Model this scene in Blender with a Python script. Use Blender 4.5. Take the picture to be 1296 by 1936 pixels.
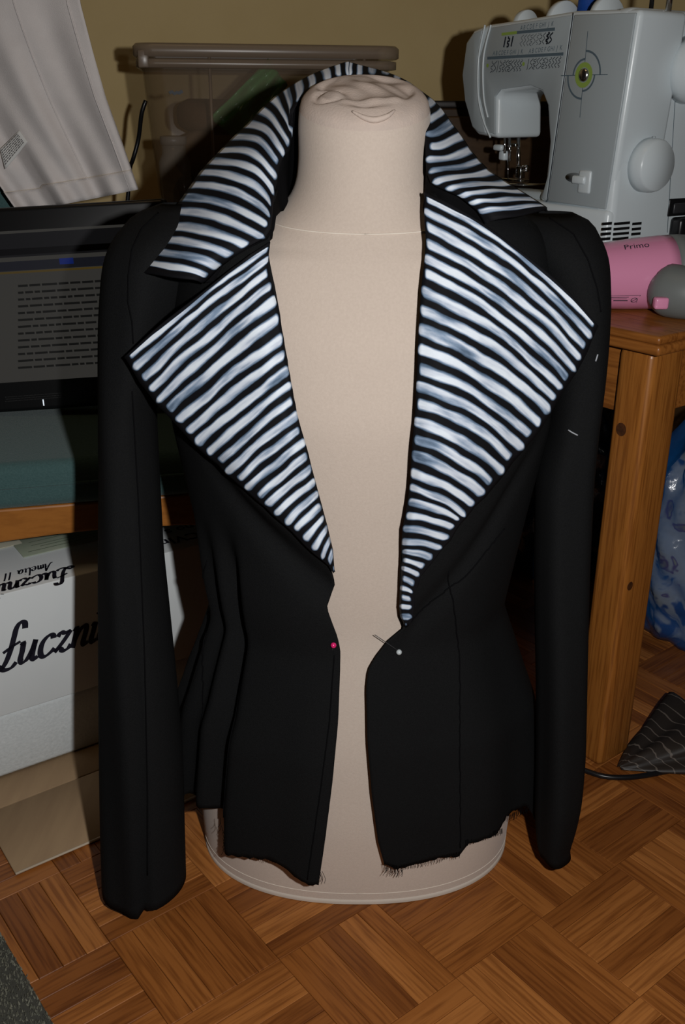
import bpy, bmesh, math, random
import numpy as np
from mathutils import Vector, Matrix
random.seed(7); np.random.seed(7)
S = bpy.context.scene
for o in list(bpy.data.objects): bpy.data.objects.remove(o)
COL = S.collection

# ------------------------------------------------------------------ camera, world, lights, exposure
F = 1850.0; PITCH = math.radians(22.8); ROLL = math.radians(0.33); HC = 0.85
FWD = np.array([0, math.cos(PITCH), -math.sin(PITCH)])
R0 = np.array([1.0, 0, 0]); U0 = np.array([0, math.sin(PITCH), math.cos(PITCH)])
RT = math.cos(ROLL)*R0 + math.sin(ROLL)*U0
UP = -math.sin(ROLL)*R0 + math.cos(ROLL)*U0
CAM = np.array([0, 0, HC])
cd = bpy.data.cameras.new('camera'); cam = bpy.data.objects.new('camera', cd); COL.objects.link(cam)
cd.sensor_fit = 'VERTICAL'; cd.sensor_height = 36; cd.sensor_width = 24.1; cd.lens = F/1936*36
cd.clip_start = 0.02
m = Matrix.Identity(4)
for i in range(3):
    m[i][0] = RT[i]; m[i][1] = UP[i]; m[i][2] = -FWD[i]; m[i][3] = CAM[i]
cam.matrix_world = m
S.camera = cam
w = bpy.data.worlds.new('world'); S.world = w; w.use_nodes = True
w.node_tree.nodes['Background'].inputs[0].default_value = (1.0, 0.62, 0.32, 1)
w.node_tree.nodes['Background'].inputs[1].default_value = 0.006
# camera flash, a hand's breadth right of the lens (camera held upright)
ld = bpy.data.lights.new('camera_flash', 'SPOT'); ld.energy = 31; ld.color = (1.0, 0.985, 0.97)
ld.shadow_soft_size = 0.012; ld.spot_size = math.radians(125); ld.spot_blend = 0.7
lo = bpy.data.objects.new('camera_flash', ld); COL.objects.link(lo)
lo.location = tuple(CAM + 0.125*RT + 0.03*UP)
lo.rotation_euler = Vector((-(FWD-0.02*UP))).to_track_quat('Z', 'Y').to_euler()
# warm ceiling lamp of the room
ld = bpy.data.lights.new('room_lamp', 'AREA'); ld.energy = 1.6; ld.color = (1.0, 0.66, 0.34); ld.size = 0.5
lo = bpy.data.objects.new('room_lamp', ld); COL.objects.link(lo)
lo.location = (-0.3, 0.9, 2.5)
S.view_settings.view_transform = 'Standard'; S.view_settings.look = 'None'
S.view_settings.exposure = 0.0; S.view_settings.gamma = 1.0
S.view_settings.use_curve_mapping = False

# ------------------------------------------------------------------ pixel <-> world helpers
def rays(px):
    px = np.asarray(px, float).reshape(-1, 2)
    X = px[:, 0]-648; Y = px[:, 1]-968
    return X[:, None]*RT - Y[:, None]*UP + F*FWD
def atY(px, py, y):
    d = rays([(px, py)])[0]; return CAM + d*(y/d[1])
def atZ(px, py, z):
    d = rays([(px, py)])[0]; return CAM + d*((z-HC)/d[2])
def atP(px, py, p0, n):
    d = rays([(px, py)])[0]; return CAM + d*(np.dot(np.asarray(p0)-CAM, n)/np.dot(d, n))
def pix(P):
    P = np.asarray(P, float).reshape(-1, 3)-CAM
    d = P@FWD
    return np.stack([648+F*(P@RT)/d, 968-F*(P@UP)/d], 1)

# ------------------------------------------------------------------ materials
MATS = {}
def mat(name, col, rough=0.6, spec=0.3, metal=0.0, var=None, bump=None, sheen=0.0, coat=0.0, alpha=1.0, trans=0.0, emit=None, coord='Object', stretch=(1, 1, 1)):
    if name in MATS: return MATS[name]
    m = bpy.data.materials.new(name); m.use_nodes = True; MATS[name] = m
    nt = m.node_tree; b = nt.nodes['Principled BSDF']
    b.inputs['Base Color'].default_value = (*col, 1); b.inputs['Roughness'].default_value = rough
    b.inputs['Specular IOR Level'].default_value = spec; b.inputs['Metallic'].default_value = metal
    b.inputs['Sheen Weight'].default_value = sheen; b.inputs['Coat Weight'].default_value = coat
    b.inputs['Alpha'].default_value = alpha; b.inputs['Transmission Weight'].default_value = trans
    if emit: b.inputs['Emission Color'].default_value = (*emit[0], 1); b.inputs['Emission Strength'].default_value = emit[1]
    if var or bump:
        tc = nt.nodes.new('ShaderNodeTexCoord'); mp = nt.nodes.new('ShaderNodeMapping'); mp.inputs['Scale'].default_value = stretch
        nt.links.new(tc.outputs[coord], mp.inputs[0])
    if var:   # (scale, second colour, contrast)
        n = nt.nodes.new('ShaderNodeTexNoise'); n.inputs['Scale'].default_value = var[0]; n.inputs['Detail'].default_value = 5
        nt.links.new(mp.outputs[0], n.inputs[0])
        r = nt.nodes.new('ShaderNodeValToRGB'); r.color_ramp.elements[0].position = 0.5-var[2]; r.color_ramp.elements[1].position = 0.5+var[2]
        r.color_ramp.elements[0].color = (*col, 1); r.color_ramp.elements[1].color = (*var[1], 1)
        nt.links.new(n.outputs[0], r.inputs[0]); nt.links.new(r.outputs[0], b.inputs['Base Color'])
    if bump:  # (scale, strength)
        n = nt.nodes.new('ShaderNodeTexNoise'); n.inputs['Scale'].default_value = bump[0]; n.inputs['Detail'].default_value = 4
        nt.links.new(mp.outputs[0], n.inputs[0])
        bm = nt.nodes.new('ShaderNodeBump'); bm.inputs['Strength'].default_value = bump[1]; bm.inputs['Distance'].default_value = 0.002
        nt.links.new(n.outputs[0], bm.inputs['Height']); nt.links.new(bm.outputs[0], b.inputs['Normal'])
    return m
def nodes(m):
    nt = m.node_tree
    def nd(t, **kw):
        n = nt.nodes.new(t)
        for k, v in kw.items(): setattr(n, k, v)
        return n
    def math_(op, a, b=None, c=None, clamp=False):
        n = nd('ShaderNodeMath', operation=op, use_clamp=clamp)
        for i, v in enumerate((a, b, c)):
            if v is None: continue
            if isinstance(v, (int, float)): n.inputs[i].default_value = v
            else: nt.links.new(v, n.inputs[i])
        return n.outputs[0]
    return nt, nd, math_
def wood(name, c0, c1, c2, ring=60, rough=0.4, spec=0.4, island=False, axis='X', coord='UV', lines=0.5, rotz=0.0):
    """planed wood: streaks that run along the chosen axis, colour drifting from piece to piece"""
    m = bpy.data.materials.new(name); m.use_nodes = True; MATS[name] = m
    nt, nd, ma = nodes(m); b = nt.nodes['Principled BSDF']; L = nt.links.new
    tc = nd('ShaderNodeTexCoord'); oi = nd('ShaderNodeObjectInfo'); geo = nd('ShaderNodeNewGeometry')
    rnd = ma('FRACT', ma('ADD', oi.outputs['Random'], geo.outputs['Random Per Island'])) if island else oi.outputs['Random']
    cx = nd('ShaderNodeCombineXYZ'); L(ma('MULTIPLY', rnd, 7.3), cx.inputs[0]); L(ma('MULTIPLY', rnd, 3.1), cx.inputs[1]); L(ma('MULTIPLY', rnd, 5.7), cx.inputs[2])
    va = nd('ShaderNodeVectorMath', operation='ADD'); mr = nd('ShaderNodeMapping'); mr.inputs['Rotation'].default_value = (0, 0, -rotz); L(tc.outputs[coord], mr.inputs[0]); L(mr.outputs[0], va.inputs[0]); L(cx.outputs[0], va.inputs[1])
    mp = nd('ShaderNodeMapping'); s = {'X': (2.2, ring, ring), 'Z': (ring, ring, 2.2)}[axis]; mp.inputs['Scale'].default_value = s; L(va.outputs[0], mp.inputs[0])
    n1 = nd('ShaderNodeTexNoise'); n1.inputs['Scale'].default_value = 1.0; n1.inputs['Detail'].default_value = 3; n1.inputs['Distortion'].default_value = 0.6; L(mp.outputs[0], n1.inputs[0])
    mp2 = nd('ShaderNodeMapping'); mp2.inputs['Scale'].default_value = tuple(v*4.5 if v > 3 else v*6 for v in s); L(va.outputs[0], mp2.inputs[0])
    n2 = nd('ShaderNodeTexNoise'); n2.inputs['Scale'].default_value = 1.0; n2.inputs['Detail'].default_value = 4; L(mp2.outputs[0], n2.inputs[0])
    r1 = nd('ShaderNodeValToRGB'); e = r1.color_ramp.elements; e[0].position = 0.0; e[0].color = (*c0, 1); e[1].position = 1.0; e[1].color = (*c2, 1)
    x = r1.color_ramp.elements.new(0.5); x.color = (*c1, 1)
    mix = ma('ADD', ma('MULTIPLY', rnd, 0.7), ma('MULTIPLY', n1.outputs[0], 0.55)); mix = ma('SUBTRACT', mix, 0.12, clamp=True)
    L(mix, r1.inputs[0])
    mx = nd('ShaderNodeMixRGB', blend_type='MULTIPLY'); L(r1.outputs[0], mx.inputs[1])
    r2 = nd('ShaderNodeValToRGB'); r2.color_ramp.elements[0].position = 0.36; r2.color_ramp.elements[0].color = (0.5, 0.42, 0.36, 1); r2.color_ramp.elements[1].position = 0.55; r2.color_ramp.elements[1].color = (1, 1, 1, 1)
    L(n2.outputs[0], r2.inputs[0]); L(r2.outputs[0], mx.inputs[2]); mx.inputs[0].default_value = lines
    L(mx.outputs[0], b.inputs['Base Color']); b.inputs['Roughness'].default_value = rough; b.inputs['Specular IOR Level'].default_value = spec
    bp = nd('ShaderNodeBump'); bp.inputs['Strength'].default_value = 0.15; bp.inputs['Distance'].default_value = 0.001; L(n2.outputs[0], bp.inputs['Height']); L(bp.outputs[0], b.inputs['Normal'])
    return m

# ------------------------------------------------------------------ object helpers
def tag(o, label=None, cat=None, group=None, kind=None):
    if label: o['label'] = label
    if cat: o['category'] = cat
    if group: o['group'] = group
    if kind: o['kind'] = kind
    return o
def thing(name, loc, label, cat, group=None):
    o = bpy.data.objects.new(name, None); COL.objects.link(o); o.location = tuple(float(v) for v in loc)
    o.empty_display_size = 0.05; o['_w'] = [float(v) for v in loc]
    return tag(o, label, cat, group)
def obj(name, verts, faces, m, parent=None, smooth=True, uv=None, solid=None, sub=0, bevel=None, label=None, origin=None, uv2=None):
    """one mesh object from world coordinates; children keep their coordinates relative to the thing's base"""
    verts = np.asarray(verts, float)
    base = np.array(parent['_w']) if parent is not None else (np.array(origin, float) if origin is not None else np.zeros(3))
    me = bpy.data.meshes.new(name); me.from_pydata([tuple(v) for v in (verts-base)], [], [tuple(int(i) for i in f) for f in faces])
    if uv is not None:
        l = me.uv_layers.new(name='UVMap')
        for lp in me.loops: l.data[lp.index].uv = uv[lp.vertex_index]
    if uv2 is not None:
        l = me.uv_layers.new(name='Brush')
        for lp in me.loops: l.data[lp.index].uv = uv2[lp.vertex_index]
    if smooth: me.polygons.foreach_set('use_smooth', [True]*len(me.polygons))
    me.update()
    o = bpy.data.objects.new(name, me); COL.objects.link(o); me.materials.append(m)
    o['_w'] = [float(v) for v in base]
    if parent is not None: o.parent = parent
    else: o.location = tuple(base)
    if solid: s = o.modifiers.new('s', 'SOLIDIFY'); s.thickness = abs(solid); s.offset = 1 if solid > 0 else -1
    if bevel: s = o.modifiers.new('b', 'BEVEL'); s.width = bevel[0]; s.segments = bevel[1]; s.limit_method = 'ANGLE'; s.angle_limit = math.radians(40)
    if sub: s = o.modifiers.new('u', 'SUBSURF'); s.levels = sub; s.render_levels = sub
    if label: o['label'] = label
    return o
def grid(name, P, m, parent=None, uv=None, wrap=False, flip=False, uv2=None, **kw):
    P = np.asarray(P, float); R, C = P.shape[:2]; f = []
    for i in range(R-1):
        for j in range(C if wrap else C-1):
            q = [i*C+j, i*C+(j+1) % C, (i+1)*C+(j+1) % C, (i+1)*C+j]
            f.append(q[::-1] if flip else q)
    u = None if uv is None else np.asarray(uv, float).reshape(-1, 2)
    return obj(name, P.reshape(-1, 3), f, m, parent, uv=u, uv2=None if uv2 is None else np.asarray(uv2, float).reshape(-1, 2), **kw)
def catmull(P, n):
    P = np.asarray(P, float); k = len(P); t = np.linspace(0, k-1, n); out = []
    for s in t:
        i = min(int(s), k-2); f = s-i
        p0, p1, p2, p3 = P[max(i-1, 0)], P[i], P[i+1], P[min(i+2, k-1)]
        out.append(0.5*((2*p1)+(-p0+p2)*f+(2*p0-5*p1+4*p2-p3)*f*f+(-p0+3*p1-3*p2+p3)*f**3))
    return np.array(out)
def tube_mesh(P, r, seg=10, cap=True, flat=1.0):
    P = np.asarray(P, float); n = len(P); r = np.broadcast_to(np.asarray(r, float), (n,))
    T = np.gradient(P, axis=0); T /= np.linalg.norm(T, axis=1)[:, None]+1e-12
    a = np.array([0, 0, 1.0]) if abs(T[0][2]) < 0.9 else np.array([1.0, 0, 0])
    V = []; N = np.cross(T[0], a); N /= np.linalg.norm(N)
    for i in range(n):
        N = N-np.dot(N, T[i])*T[i]; N /= np.linalg.norm(N); B = np.cross(T[i], N)
        for k in range(seg):
            t = 2*math.pi*k/seg; V.append(P[i]+r[i]*(math.cos(t)*N+flat*math.sin(t)*B))
    f = [(i*seg+k, i*seg+(k+1) % seg, (i+1)*seg+(k+1) % seg, (i+1)*seg+k) for i in range(n-1) for k in range(seg)]
    if cap: f += [tuple(range(seg))[::-1], tuple(range((n-1)*seg, n*seg))]
    return V, f
def tube(name, P, r, m, parent=None, seg=10, **kw):
    V, f = tube_mesh(P, r, seg); return obj(name, V, f, m, parent, **kw)
def join(parts):
    V = []; Fc = []
    for v, f in parts:
        o = len(V); V += [tuple(x) for x in v]; Fc += [tuple(i+o for i in q) for q in f]
    return V, Fc
def box_mesh(o, ex, ey, ez, s):
    """box from corner o, unit axes ex, ey, ez and sizes s"""
    o, ex, ey, ez = (np.asarray(v, float) for v in (o, ex, ey, ez))
    V = [o+ex*s[0]*i+ey*s[1]*j+ez*s[2]*k for k in (0, 1) for j in (0, 1) for i in (0, 1)]
    f = [(0, 2, 3, 1), (4, 5, 7, 6), (0, 1, 5, 4), (2, 6, 7, 3), (1, 3, 7, 5), (0, 4, 6, 2)]
    if np.dot(np.cross(ex, ey), ez) < 0: f = [q[::-1] for q in f]
    return V, f
XYZ = (np.array([1.0, 0, 0]), np.array([0, 1.0, 0]), np.array([0, 0, 1.0]))
def box(name, o, s, m, parent=None, axes=XYZ, bev=(0.003, 2), smooth=True, **kw):
    V, f = box_mesh(o, *axes, s); return obj(name, V, f, m, parent, smooth=smooth, bevel=bev, **kw)
def lathe_mesh(o, ax, prof, seg=32, squash=(1, 1), ref=None):
    """prof: list of (distance along ax, radius)"""
    o = np.asarray(o, float); ax = np.asarray(ax, float)/np.linalg.norm(ax)
    a = np.array([0, 0, 1.0]) if ref is None else np.asarray(ref, float)
    if abs(np.dot(a, ax)) > 0.95: a = np.array([1.0, 0, 0])
    n1 = a-np.dot(a, ax)*ax; n1 /= np.linalg.norm(n1); n2 = np.cross(ax, n1)
    V = []
    for d, r in prof:
        for k in range(seg):
            t = 2*math.pi*k/seg; V.append(o+ax*d+r*(math.cos(t)*n1*squash[0]+math.sin(t)*n2*squash[1]))
    f = [(i*seg+k, i*seg+(k+1) % seg, (i+1)*seg+(k+1) % seg, (i+1)*seg+k) for i in range(len(prof)-1) for k in range(seg)]
    f += [tuple(range(seg))[::-1], tuple(range((len(prof)-1)*seg, len(prof)*seg))]
    return V, f
def lathe(name, o, ax, prof, m, parent=None, seg=32, squash=(1, 1), ref=None, **kw):
    V, f = lathe_mesh(o, ax, prof, seg, squash, ref); return obj(name, V, f, m, parent, **kw)
def ribbon(P, wd, o, ex, ey):
    """flat stroke in the plane (o, ex, ey) along 2-D points"""
    P = np.asarray(P, float); n = len(P); T = np.gradient(P, axis=0); T /= np.linalg.norm(T, axis=1)[:, None]+1e-9
    N = np.stack([-T[:, 1], T[:, 0]], 1); wd = np.broadcast_to(np.asarray(wd, float), (n,))
    A = P+N*wd[:, None]/2; B = P-N*wd[:, None]/2; V = []
    for i in range(n):
        for q in (A[i], B[i]): V.append(np.asarray(o)+q[0]*ex+q[1]*ey)
    return V, [(2*i, 2*i+1, 2*i+3, 2*i+2) for i in range(n-1)]
def text_mesh(txt, size, o, ex, ey, shear=0.0, off=0.0, sx=1.0):
    c = bpy.data.curves.new('t', 'FONT'); c.body = txt; c.size = size; c.shear = shear; c.offset = off; c.resolution_u = 3
    t = bpy.data.objects.new('t', c); COL.objects.link(t); bpy.context.view_layer.update()
    me = bpy.data.meshes.new_from_object(t.evaluated_get(bpy.context.evaluated_depsgraph_get()))
    V = [np.asarray(o)+v.co.x*sx*ex+v.co.y*ey for v in me.vertices]; f = [tuple(p.vertices) for p in me.polygons]
    bpy.data.objects.remove(t); bpy.data.curves.remove(c); bpy.data.meshes.remove(me)
    return V, f
def sm(a, b, x):
    t = np.clip((x-a)/(b-a), 0, 1); return t*t*(3-2*t)

# ------------------------------------------------------------------ floor: mosaic parquet, aligned with the room
TH = math.radians(38.2); TS = 0.1334; GO = np.array([-0.357, 0.722])
GA = np.array([math.cos(TH), math.sin(TH)]); GB = np.array([math.sin(TH), -math.cos(TH)])
A3 = np.array([*GA, 0]); B3 = np.array([*GB, 0]); Z3 = np.array([0, 0, 1.0])
M_plank = wood('oak_parquet', (0.18, 0.055, 0.012), (0.31, 0.105, 0.022), (0.50, 0.195, 0.05), ring=55, rough=0.42, spec=0.35, island=True, lines=0.75)
M_sub = mat('dark_joint_filler', (0.035, 0.016, 0.007), 0.9, 0.1)
V, f = box_mesh((-1.7, 0.15, -0.03), *XYZ, (3.6, 3.2, 0.022))
floor = tag(obj('floor', V, f, M_sub, smooth=False), 'brown oak mosaic parquet floor laid in alternating squares', kind='structure')
PW = TS/5; g = 0.0005
def plank_geo():
    l, wd, h, b = TS/2-g/2, PW/2-g/2, 0.008, 0.0006
    V = [(-l, -wd, -h), (l, -wd, -h), (l, wd, -h), (-l, wd, -h), (-l, -wd, -b), (l, -wd, -b), (l, wd, -b), (-l, wd, -b),
         (-l+b, -wd+b, 0), (l-b, -wd+b, 0), (l-b, wd-b, 0), (-l+b, wd-b, 0)]
    f = [(0, 3, 2, 1)]+[(i, (i+1) % 4, 4+(i+1) % 4, 4+i) for i in range(4)]+[(4+i, 4+(i+1) % 4, 8+(i+1) % 4, 8+i) for i in range(4)]+[(8, 9, 10, 11)]
    return V, f
PV, PF = plank_geo()
pm = bpy.data.meshes.new('plank'); pm.from_pydata(PV, [], PF); pm.materials.append(M_plank)
ul = pm.uv_layers.new(name='UVMap')
for lp in pm.loops: ul.data[lp.index].uv = PV[lp.vertex_index][:2]
cand = []
for i in range(-8, 22):
    for j in range(-14, 14):
        along_b = (i+j) % 2 == 1
        for k in range(5):
            if along_b: c = GO+TS*((i)*GA+(j+0.5)*GB)+GA*PW*(k+0.5); d = GB
            else: c = GO+TS*((i+0.5)*GA+(j)*GB)+GB*PW*(k+0.5); d = GA
            if not (-1.6 < c[0] < 1.75 and 0.25 < c[1] < 3.2): continue
            p = pix([(c[0], c[1], 0)])[0]
            inside = -60 < p[0] < 1356 and 900 < p[1] < 2010 and c[1] > 0.4
            # planks wholly behind the dress form, carton or chair show nothing
            hid = inside and (430 < p[0] < 930 and p[1] < 1600 or 300 < p[0] < 1100 and p[1] < 1450 or p[0] < 1100 and p[1] < 1380)
            cand.append((c, d, inside and not hid, c[1]))
cand.sort(key=lambda q: (not q[2], q[3]))
rest = []
for n, (c, d, vis, _) in enumerate(cand):
    ang = math.atan2(d[1], d[0])+(math.pi if random.random() < .5 else 0); dz = random.uniform(-0.0003, 0.0001)
    if n < 300 and vis:
        o = bpy.data.objects.new('plank', pm); COL.objects.link(o); o.parent = floor
        o.location = (c[0], c[1], dz); o.rotation_euler = (random.uniform(-.004, .004), 0, ang)
    else: rest.append((c, ang, dz))
V = []; f = []; UVs = []
for c, ang, dz in rest:
    o = len(V); ca, sa = math.cos(ang), math.sin(ang)
    for x, y, z in PV: V.append((c[0]+ca*x-sa*y, c[1]+sa*x+ca*y, z+dz)); UVs.append((x, y))
    f += [tuple(i+o for i in q) for q in PF]
o = obj('planks', V, f, M_plank, floor, smooth=False, uv=UVs); tag(o, kind='stuff')

# ------------------------------------------------------------------ walls
M_wall = mat('yellow_emulsion', (0.68, 0.53, 0.27), 0.75, 0.2, var=(9, (0.62, 0.475, 0.23), 0.3), bump=(160, 0.12))
WD = np.array([math.cos(0.2), math.sin(0.2), 0]); WN = np.array([-WD[1], WD[0], 0]); W0 = np.array([0, 2.18, 0])
V, f = box_mesh(W0-WD*1.45-Z3*0.02, WD, WN, Z3, (3.1, 0.1, 2.6))
tag(obj('wall_back', V, f, M_wall, smooth=False), 'plain mustard yellow painted wall behind the storage bin', kind='structure')
M_base = mat('baseboard_brown', (0.1, 0.045, 0.018), 0.5, 0.3)
V, f = box_mesh(W0-WD*1.4-WN*0.014, WD, WN, Z3, (3.0, 0.013, 0.07))
tag(obj('baseboard_back', V, f, M_base, smooth=False, bevel=(0.004, 2)), kind='structure')

# ------------------------------------------------------------------ dress form
CX = 0.0185; CY = 0.99
fz = np.array([0.0, .004, .05, .1, .2, .33, .45, .57, .65, .70, .72, .74, .753, .765, .78, .80, .832, .844])
fa = np.array([.187, .188, .191, .192, .184, .146, .152, .166, .168, .160, .145, .108, .083, .071, .0645, .0625, .0625, .061])
ff = np.array([.128, .129, .131, .132, .126, .106, .114, .126, .116, .097, .088, .078, .073, .069, .0655, .0635, .0635, .0615])
fb = np.array([.120, .121, .124, .126, .120, .092, .098, .104, .104, .098, .090, .078, .072, .067, .064, .063, .063, .061])
NE = 2.25
def prof(z, arr, zz): return np.interp(z, zz, arr)
def smooth_prof(zz, arr):
    zi = np.linspace(zz[0], zz[-1], 220); v = np.interp(zi, zz, arr); k = np.hanning(9); k /= k.sum()
    v = np.convolve(np.pad(v, 4, mode='edge'), k, 'valid'); return zi, v
FZ, FA = smooth_prof(fz, fa); _, FF = smooth_prof(fz, ff); _, FB = smooth_prof(fz, fb)
def ell(phi, a, bf, bb, n=NE):
    s, c = np.sin(phi), np.cos(phi)
    x = a*np.sign(s)*np.abs(s)**(2/n); y = -np.where(c > 0, bf, bb)*np.sign(c)*np.abs(c)**(2/n); return x, y
M_form = mat('beige_jersey', (0.60, 0.505, 0.43), 0.85, 0.15, var=(420, (0.55, 0.46, 0.39), 0.25), bump=(900, 0.12), sheen=0.15)
M_form2 = mat('beige_jersey_worn', (0.60, 0.49, 0.42), 0.9, 0.1, var=(60, (0.5, 0.42, 0.37), 0.25), bump=(500, 0.2))
M_stitch = mat('ivory_stitching', (0.72, 0.64, 0.55), 0.8, 0.1)
form = thing('dress_form', (CX, CY, 0), 'beige jersey-covered dress form torso standing on the parquet, wearing the jacket', 'dress form')
NP = 96; ph = np.linspace(0, 2*math.pi, NP, endpoint=False)
rows = []
for z in np.concatenate([np.linspace(0, .66, 40), np.linspace(.67, .844, 44)]):
    x, y = ell(ph, np.interp(z, FZ, FA), np.interp(z, FZ, FF), np.interp(z, FZ, FB), 2.25 if z < .72 else 2.0)
    til = 0.36*sm(.77, .845, z)
    rows.append(np.stack([CX+x, CY+y, z+til*(y)*0.85], 1))
grid('body', rows, M_form, form, wrap=True)
# crumpled fabric gathered over the neck top
rows = []
for q in np.linspace(0, 1, 44):
    r = 1-q; x, y = ell(ph, .061, .0615, .061, 2.0); xx = x*r; yy = y*r
    z = .8435+.021*math.sqrt(max(0, 1-r**3.2))
    fx = xx+.004*np.sin(yy*90); inn = sm(.80, .66, r)
    dz = inn*(-.0035+.0016*np.sin(fx*95+yy*60+1)+.0011*np.sin(fx*40-yy*150+2)+.0006*np.sin(fx*260+yy*190))
    dz += -.0035*np.exp(-((np.hypot(xx+.031, (yy+.016)*1.1)-.015)/.0032)**2)*sm(-.028, -.02, xx+.0-.012*0)*0-.004*np.exp(-((np.hypot(xx+.031, (yy+.018)*1.1)-.014)/.003)**2)*sm(.0, -.02, xx+.012)
    dz += .0035*np.exp(-((xx+.026)**2+(yy+.020)**2)/.00010)
    dz += .0025*inn*np.exp(-((yy+.034)/.006)**2)
    rows.append(np.stack([CX+xx, CY+yy, z+.36*.85*yy+dz], 1))
grid('neck_cap', rows, M_form2, form, wrap=True, label='crumpled gathered fabric over the neck stump')
def ring_on_form(z0fun, off, n=120, p0=0, p1=2*math.pi):
    P = []
    for p in np.linspace(p0, p1, n):
        z = z0fun(p); x, y = ell(np.array([p]), np.interp(z, FZ, FA)+off, np.interp(z, FZ, FF)+off, np.interp(z, FZ, FB)+off, 2.25 if z < .72 else 2.0)
        P.append((CX+x[0], CY+y[0], z+0.36*.85*sm(.77, .845, z)*y[0]))
    return np.array(P)
tube('neck_seam', ring_on_form(lambda p: .739+.011*(1-math.cos(p)), .0004), .0008, M_stitch, form, 6)
tube('hem_stitching', ring_on_form(lambda p: .016, .0001), .0004, M_stitch, form, 6)
P = ring_on_form(lambda p: .0, .0015)
rows = [P+np.array([0, 0, .0005]), ring_on_form(lambda p: .003, .0014), ring_on_form(lambda p: .0055, .0008), ring_on_form(lambda p: .0065, -.001)]
grid('base_band', rows, mat('pale_base_band', (0.56, 0.49, 0.42), .8, .1), form)
# puckered lip at the front of the neck cap
lp = catmull([(CX-.012, CY-.053, .8415), (CX-.002, CY-.0575, .8365), (CX+.008, CY-.059, .8345), (CX+.019, CY-.056, .8375), (CX+.026, CY-.050, .8425)], 18)
tube('puckered_fold', lp, (.0024*np.sin(np.linspace(.15, math.pi-.15, 18))+.0004), M_form2, form, 10)

# ------------------------------------------------------------------ jacket shell
jz = np.array([.0, .05, .13, .215, .33, .45, .55, .65, .70, .725, .745, .757, .767, .785])
ja = np.array([.225, .222, .218, .207, .163, .180, .196, .190, .186, .182, .168, .140, .108, .086])
jf = np.array([.150, .149, .148, .142, .122, .132, .144, .132, .114, .104, .096, .091, .086, .080])
jb = np.array([.150, .148, .146, .138, .110, .112, .118, .120, .114, .106, .096, .091, .086, .080])
JZ, JA = smooth_prof(jz, ja); _, JF = smooth_prof(jz, jf); _, JB = smooth_prof(jz, jb)
def shell_hit(px, off=0.0):
    """first point of a pixel ray inside the jacket's outer surface"""
    D = rays(px); D = D/np.linalg.norm(D, axis=1)[:, None]; n = len(D)
    t = np.full(n, 0.55); hit = np.zeros(n, bool)
    for k in range(520):
        P = CAM+D*t[:, None]; a = np.interp(P[:, 2], JZ, JA)+off; y = P[:, 1]-CY
        b = np.where(y < 0, np.interp(P[:, 2], JZ, JF), np.interp(P[:, 2], JZ, JB))+off
        ins = ((np.abs((P[:, 0]-CX)/a)**NE+np.abs(y/b)**NE) < 1) & (P[:, 2] < .778)
        hit |= ins; t = np.where(hit, t, t+0.0015)
    return CAM+D*t[:, None], hit
def phi_of(P):
    P = np.asarray(P); z = P[:, 2]; a = np.interp(z, JZ, JA); y = P[:, 1]-CY; b = np.where(y < 0, np.interp(z, JZ, JF), np.interp(z, JZ, JB))
    sx = np.sign(P[:, 0]-CX)*np.abs((P[:, 0]-CX)/a)**(NE/2); cy = np.sign(-y)*np.abs(y/b)**(NE/2); return np.arctan2(sx, cy)
M_cloth = mat('black_suiting', (0.0060, 0.0064, 0.0068), 0.8, 0.08, var=(700, (0.0096, 0.0100, 0.0106), 0.3), bump=(1400, 0.35))
M_cloth2 = mat('black_suiting_facing', (0.004, 0.004, 0.0046), 0.85, 0.05, bump=(1400, 0.3))
jacket = thing('jacket', (CX, CY, 0.04), 'unfinished black jacket with hand-painted white striped lapels and collar, worn by the dress form', 'jacket')
EL = [(549, 285), (541, 310), (530, 345), (520, 385), (514, 425), (510, 457), (508, 485), (520, 540), (545, 690), (575, 850), (605, 980), (630, 1080), (633, 1105), (622, 1140), (640, 1185), (647, 1215), (647, 1250), (643, 1350), (633, 1460), (620, 1570), (609, 1650)]
ER = [(808, 350), (803, 470), (797, 560), (790, 700), (786, 850), (772, 960), (762, 1000), (757, 1090), (756, 1160), (768, 1187), (742, 1207), (712, 1240), (697, 1265), (693, 1300), (695, 1400), (703, 1500), (715, 1590), (727, 1635)]
HL = [(609, 1650), (590, 1652), (560, 1630), (522, 1611), (470, 1608), (430, 1603), (420, 1545), (388, 1527), (352, 1500)]
HR = [(727, 1635), (752, 1643), (800, 1632), (866, 1617), (880, 1592), (940, 1572), (962, 1547), (1000, 1524)]
def dens(pl, n): 
    pl = np.asarray(pl, float); s = np.r_[0, np.cumsum(np.linalg.norm(np.diff(pl, axis=0), axis=1))]
    t = np.linspace(0, s[-1], n); return np.stack([np.interp(t, s, pl[:, 0]), np.interp(t, s, pl[:, 1])], 1)
def edge_fn(pl):
    P, h = shell_hit(dens(pl, 200)); P = P[h]; o = np.argsort(P[:, 2]); ph_ = phi_of(P)
    zz = np.r_[P[o, 2], .776]; pp = np.r_[ph_[o], np.sign(ph_[o][-1])*1.45]
    return lambda z: np.interp(z, zz, pp)
def hem_fn(pl, sgn):
    P, h = shell_hit(dens(pl, 160)); P = P[h]; ph_ = np.abs(phi_of(P)); o = np.argsort(ph_)
    pp = np.r_[ph_[o], ph_[o][-1]+.15, 3.2]; zz = np.r_[P[o, 2], .05, .05]; return lambda p: np.interp(np.abs(p), pp, zz)
eL, eR = edge_fn(EL), edge_fn(ER); hL, hR = hem_fn(HL, -1), hem_fn(HR, 1)
ZTOP = .775
foldP, _ = shell_hit([(470, 1170), (455, 1350), (432, 1545)]); foldphi = phi_of(foldP)
def fold_phi(z): return np.interp(z, foldP[::-1, 2], foldphi[::-1])
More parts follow.
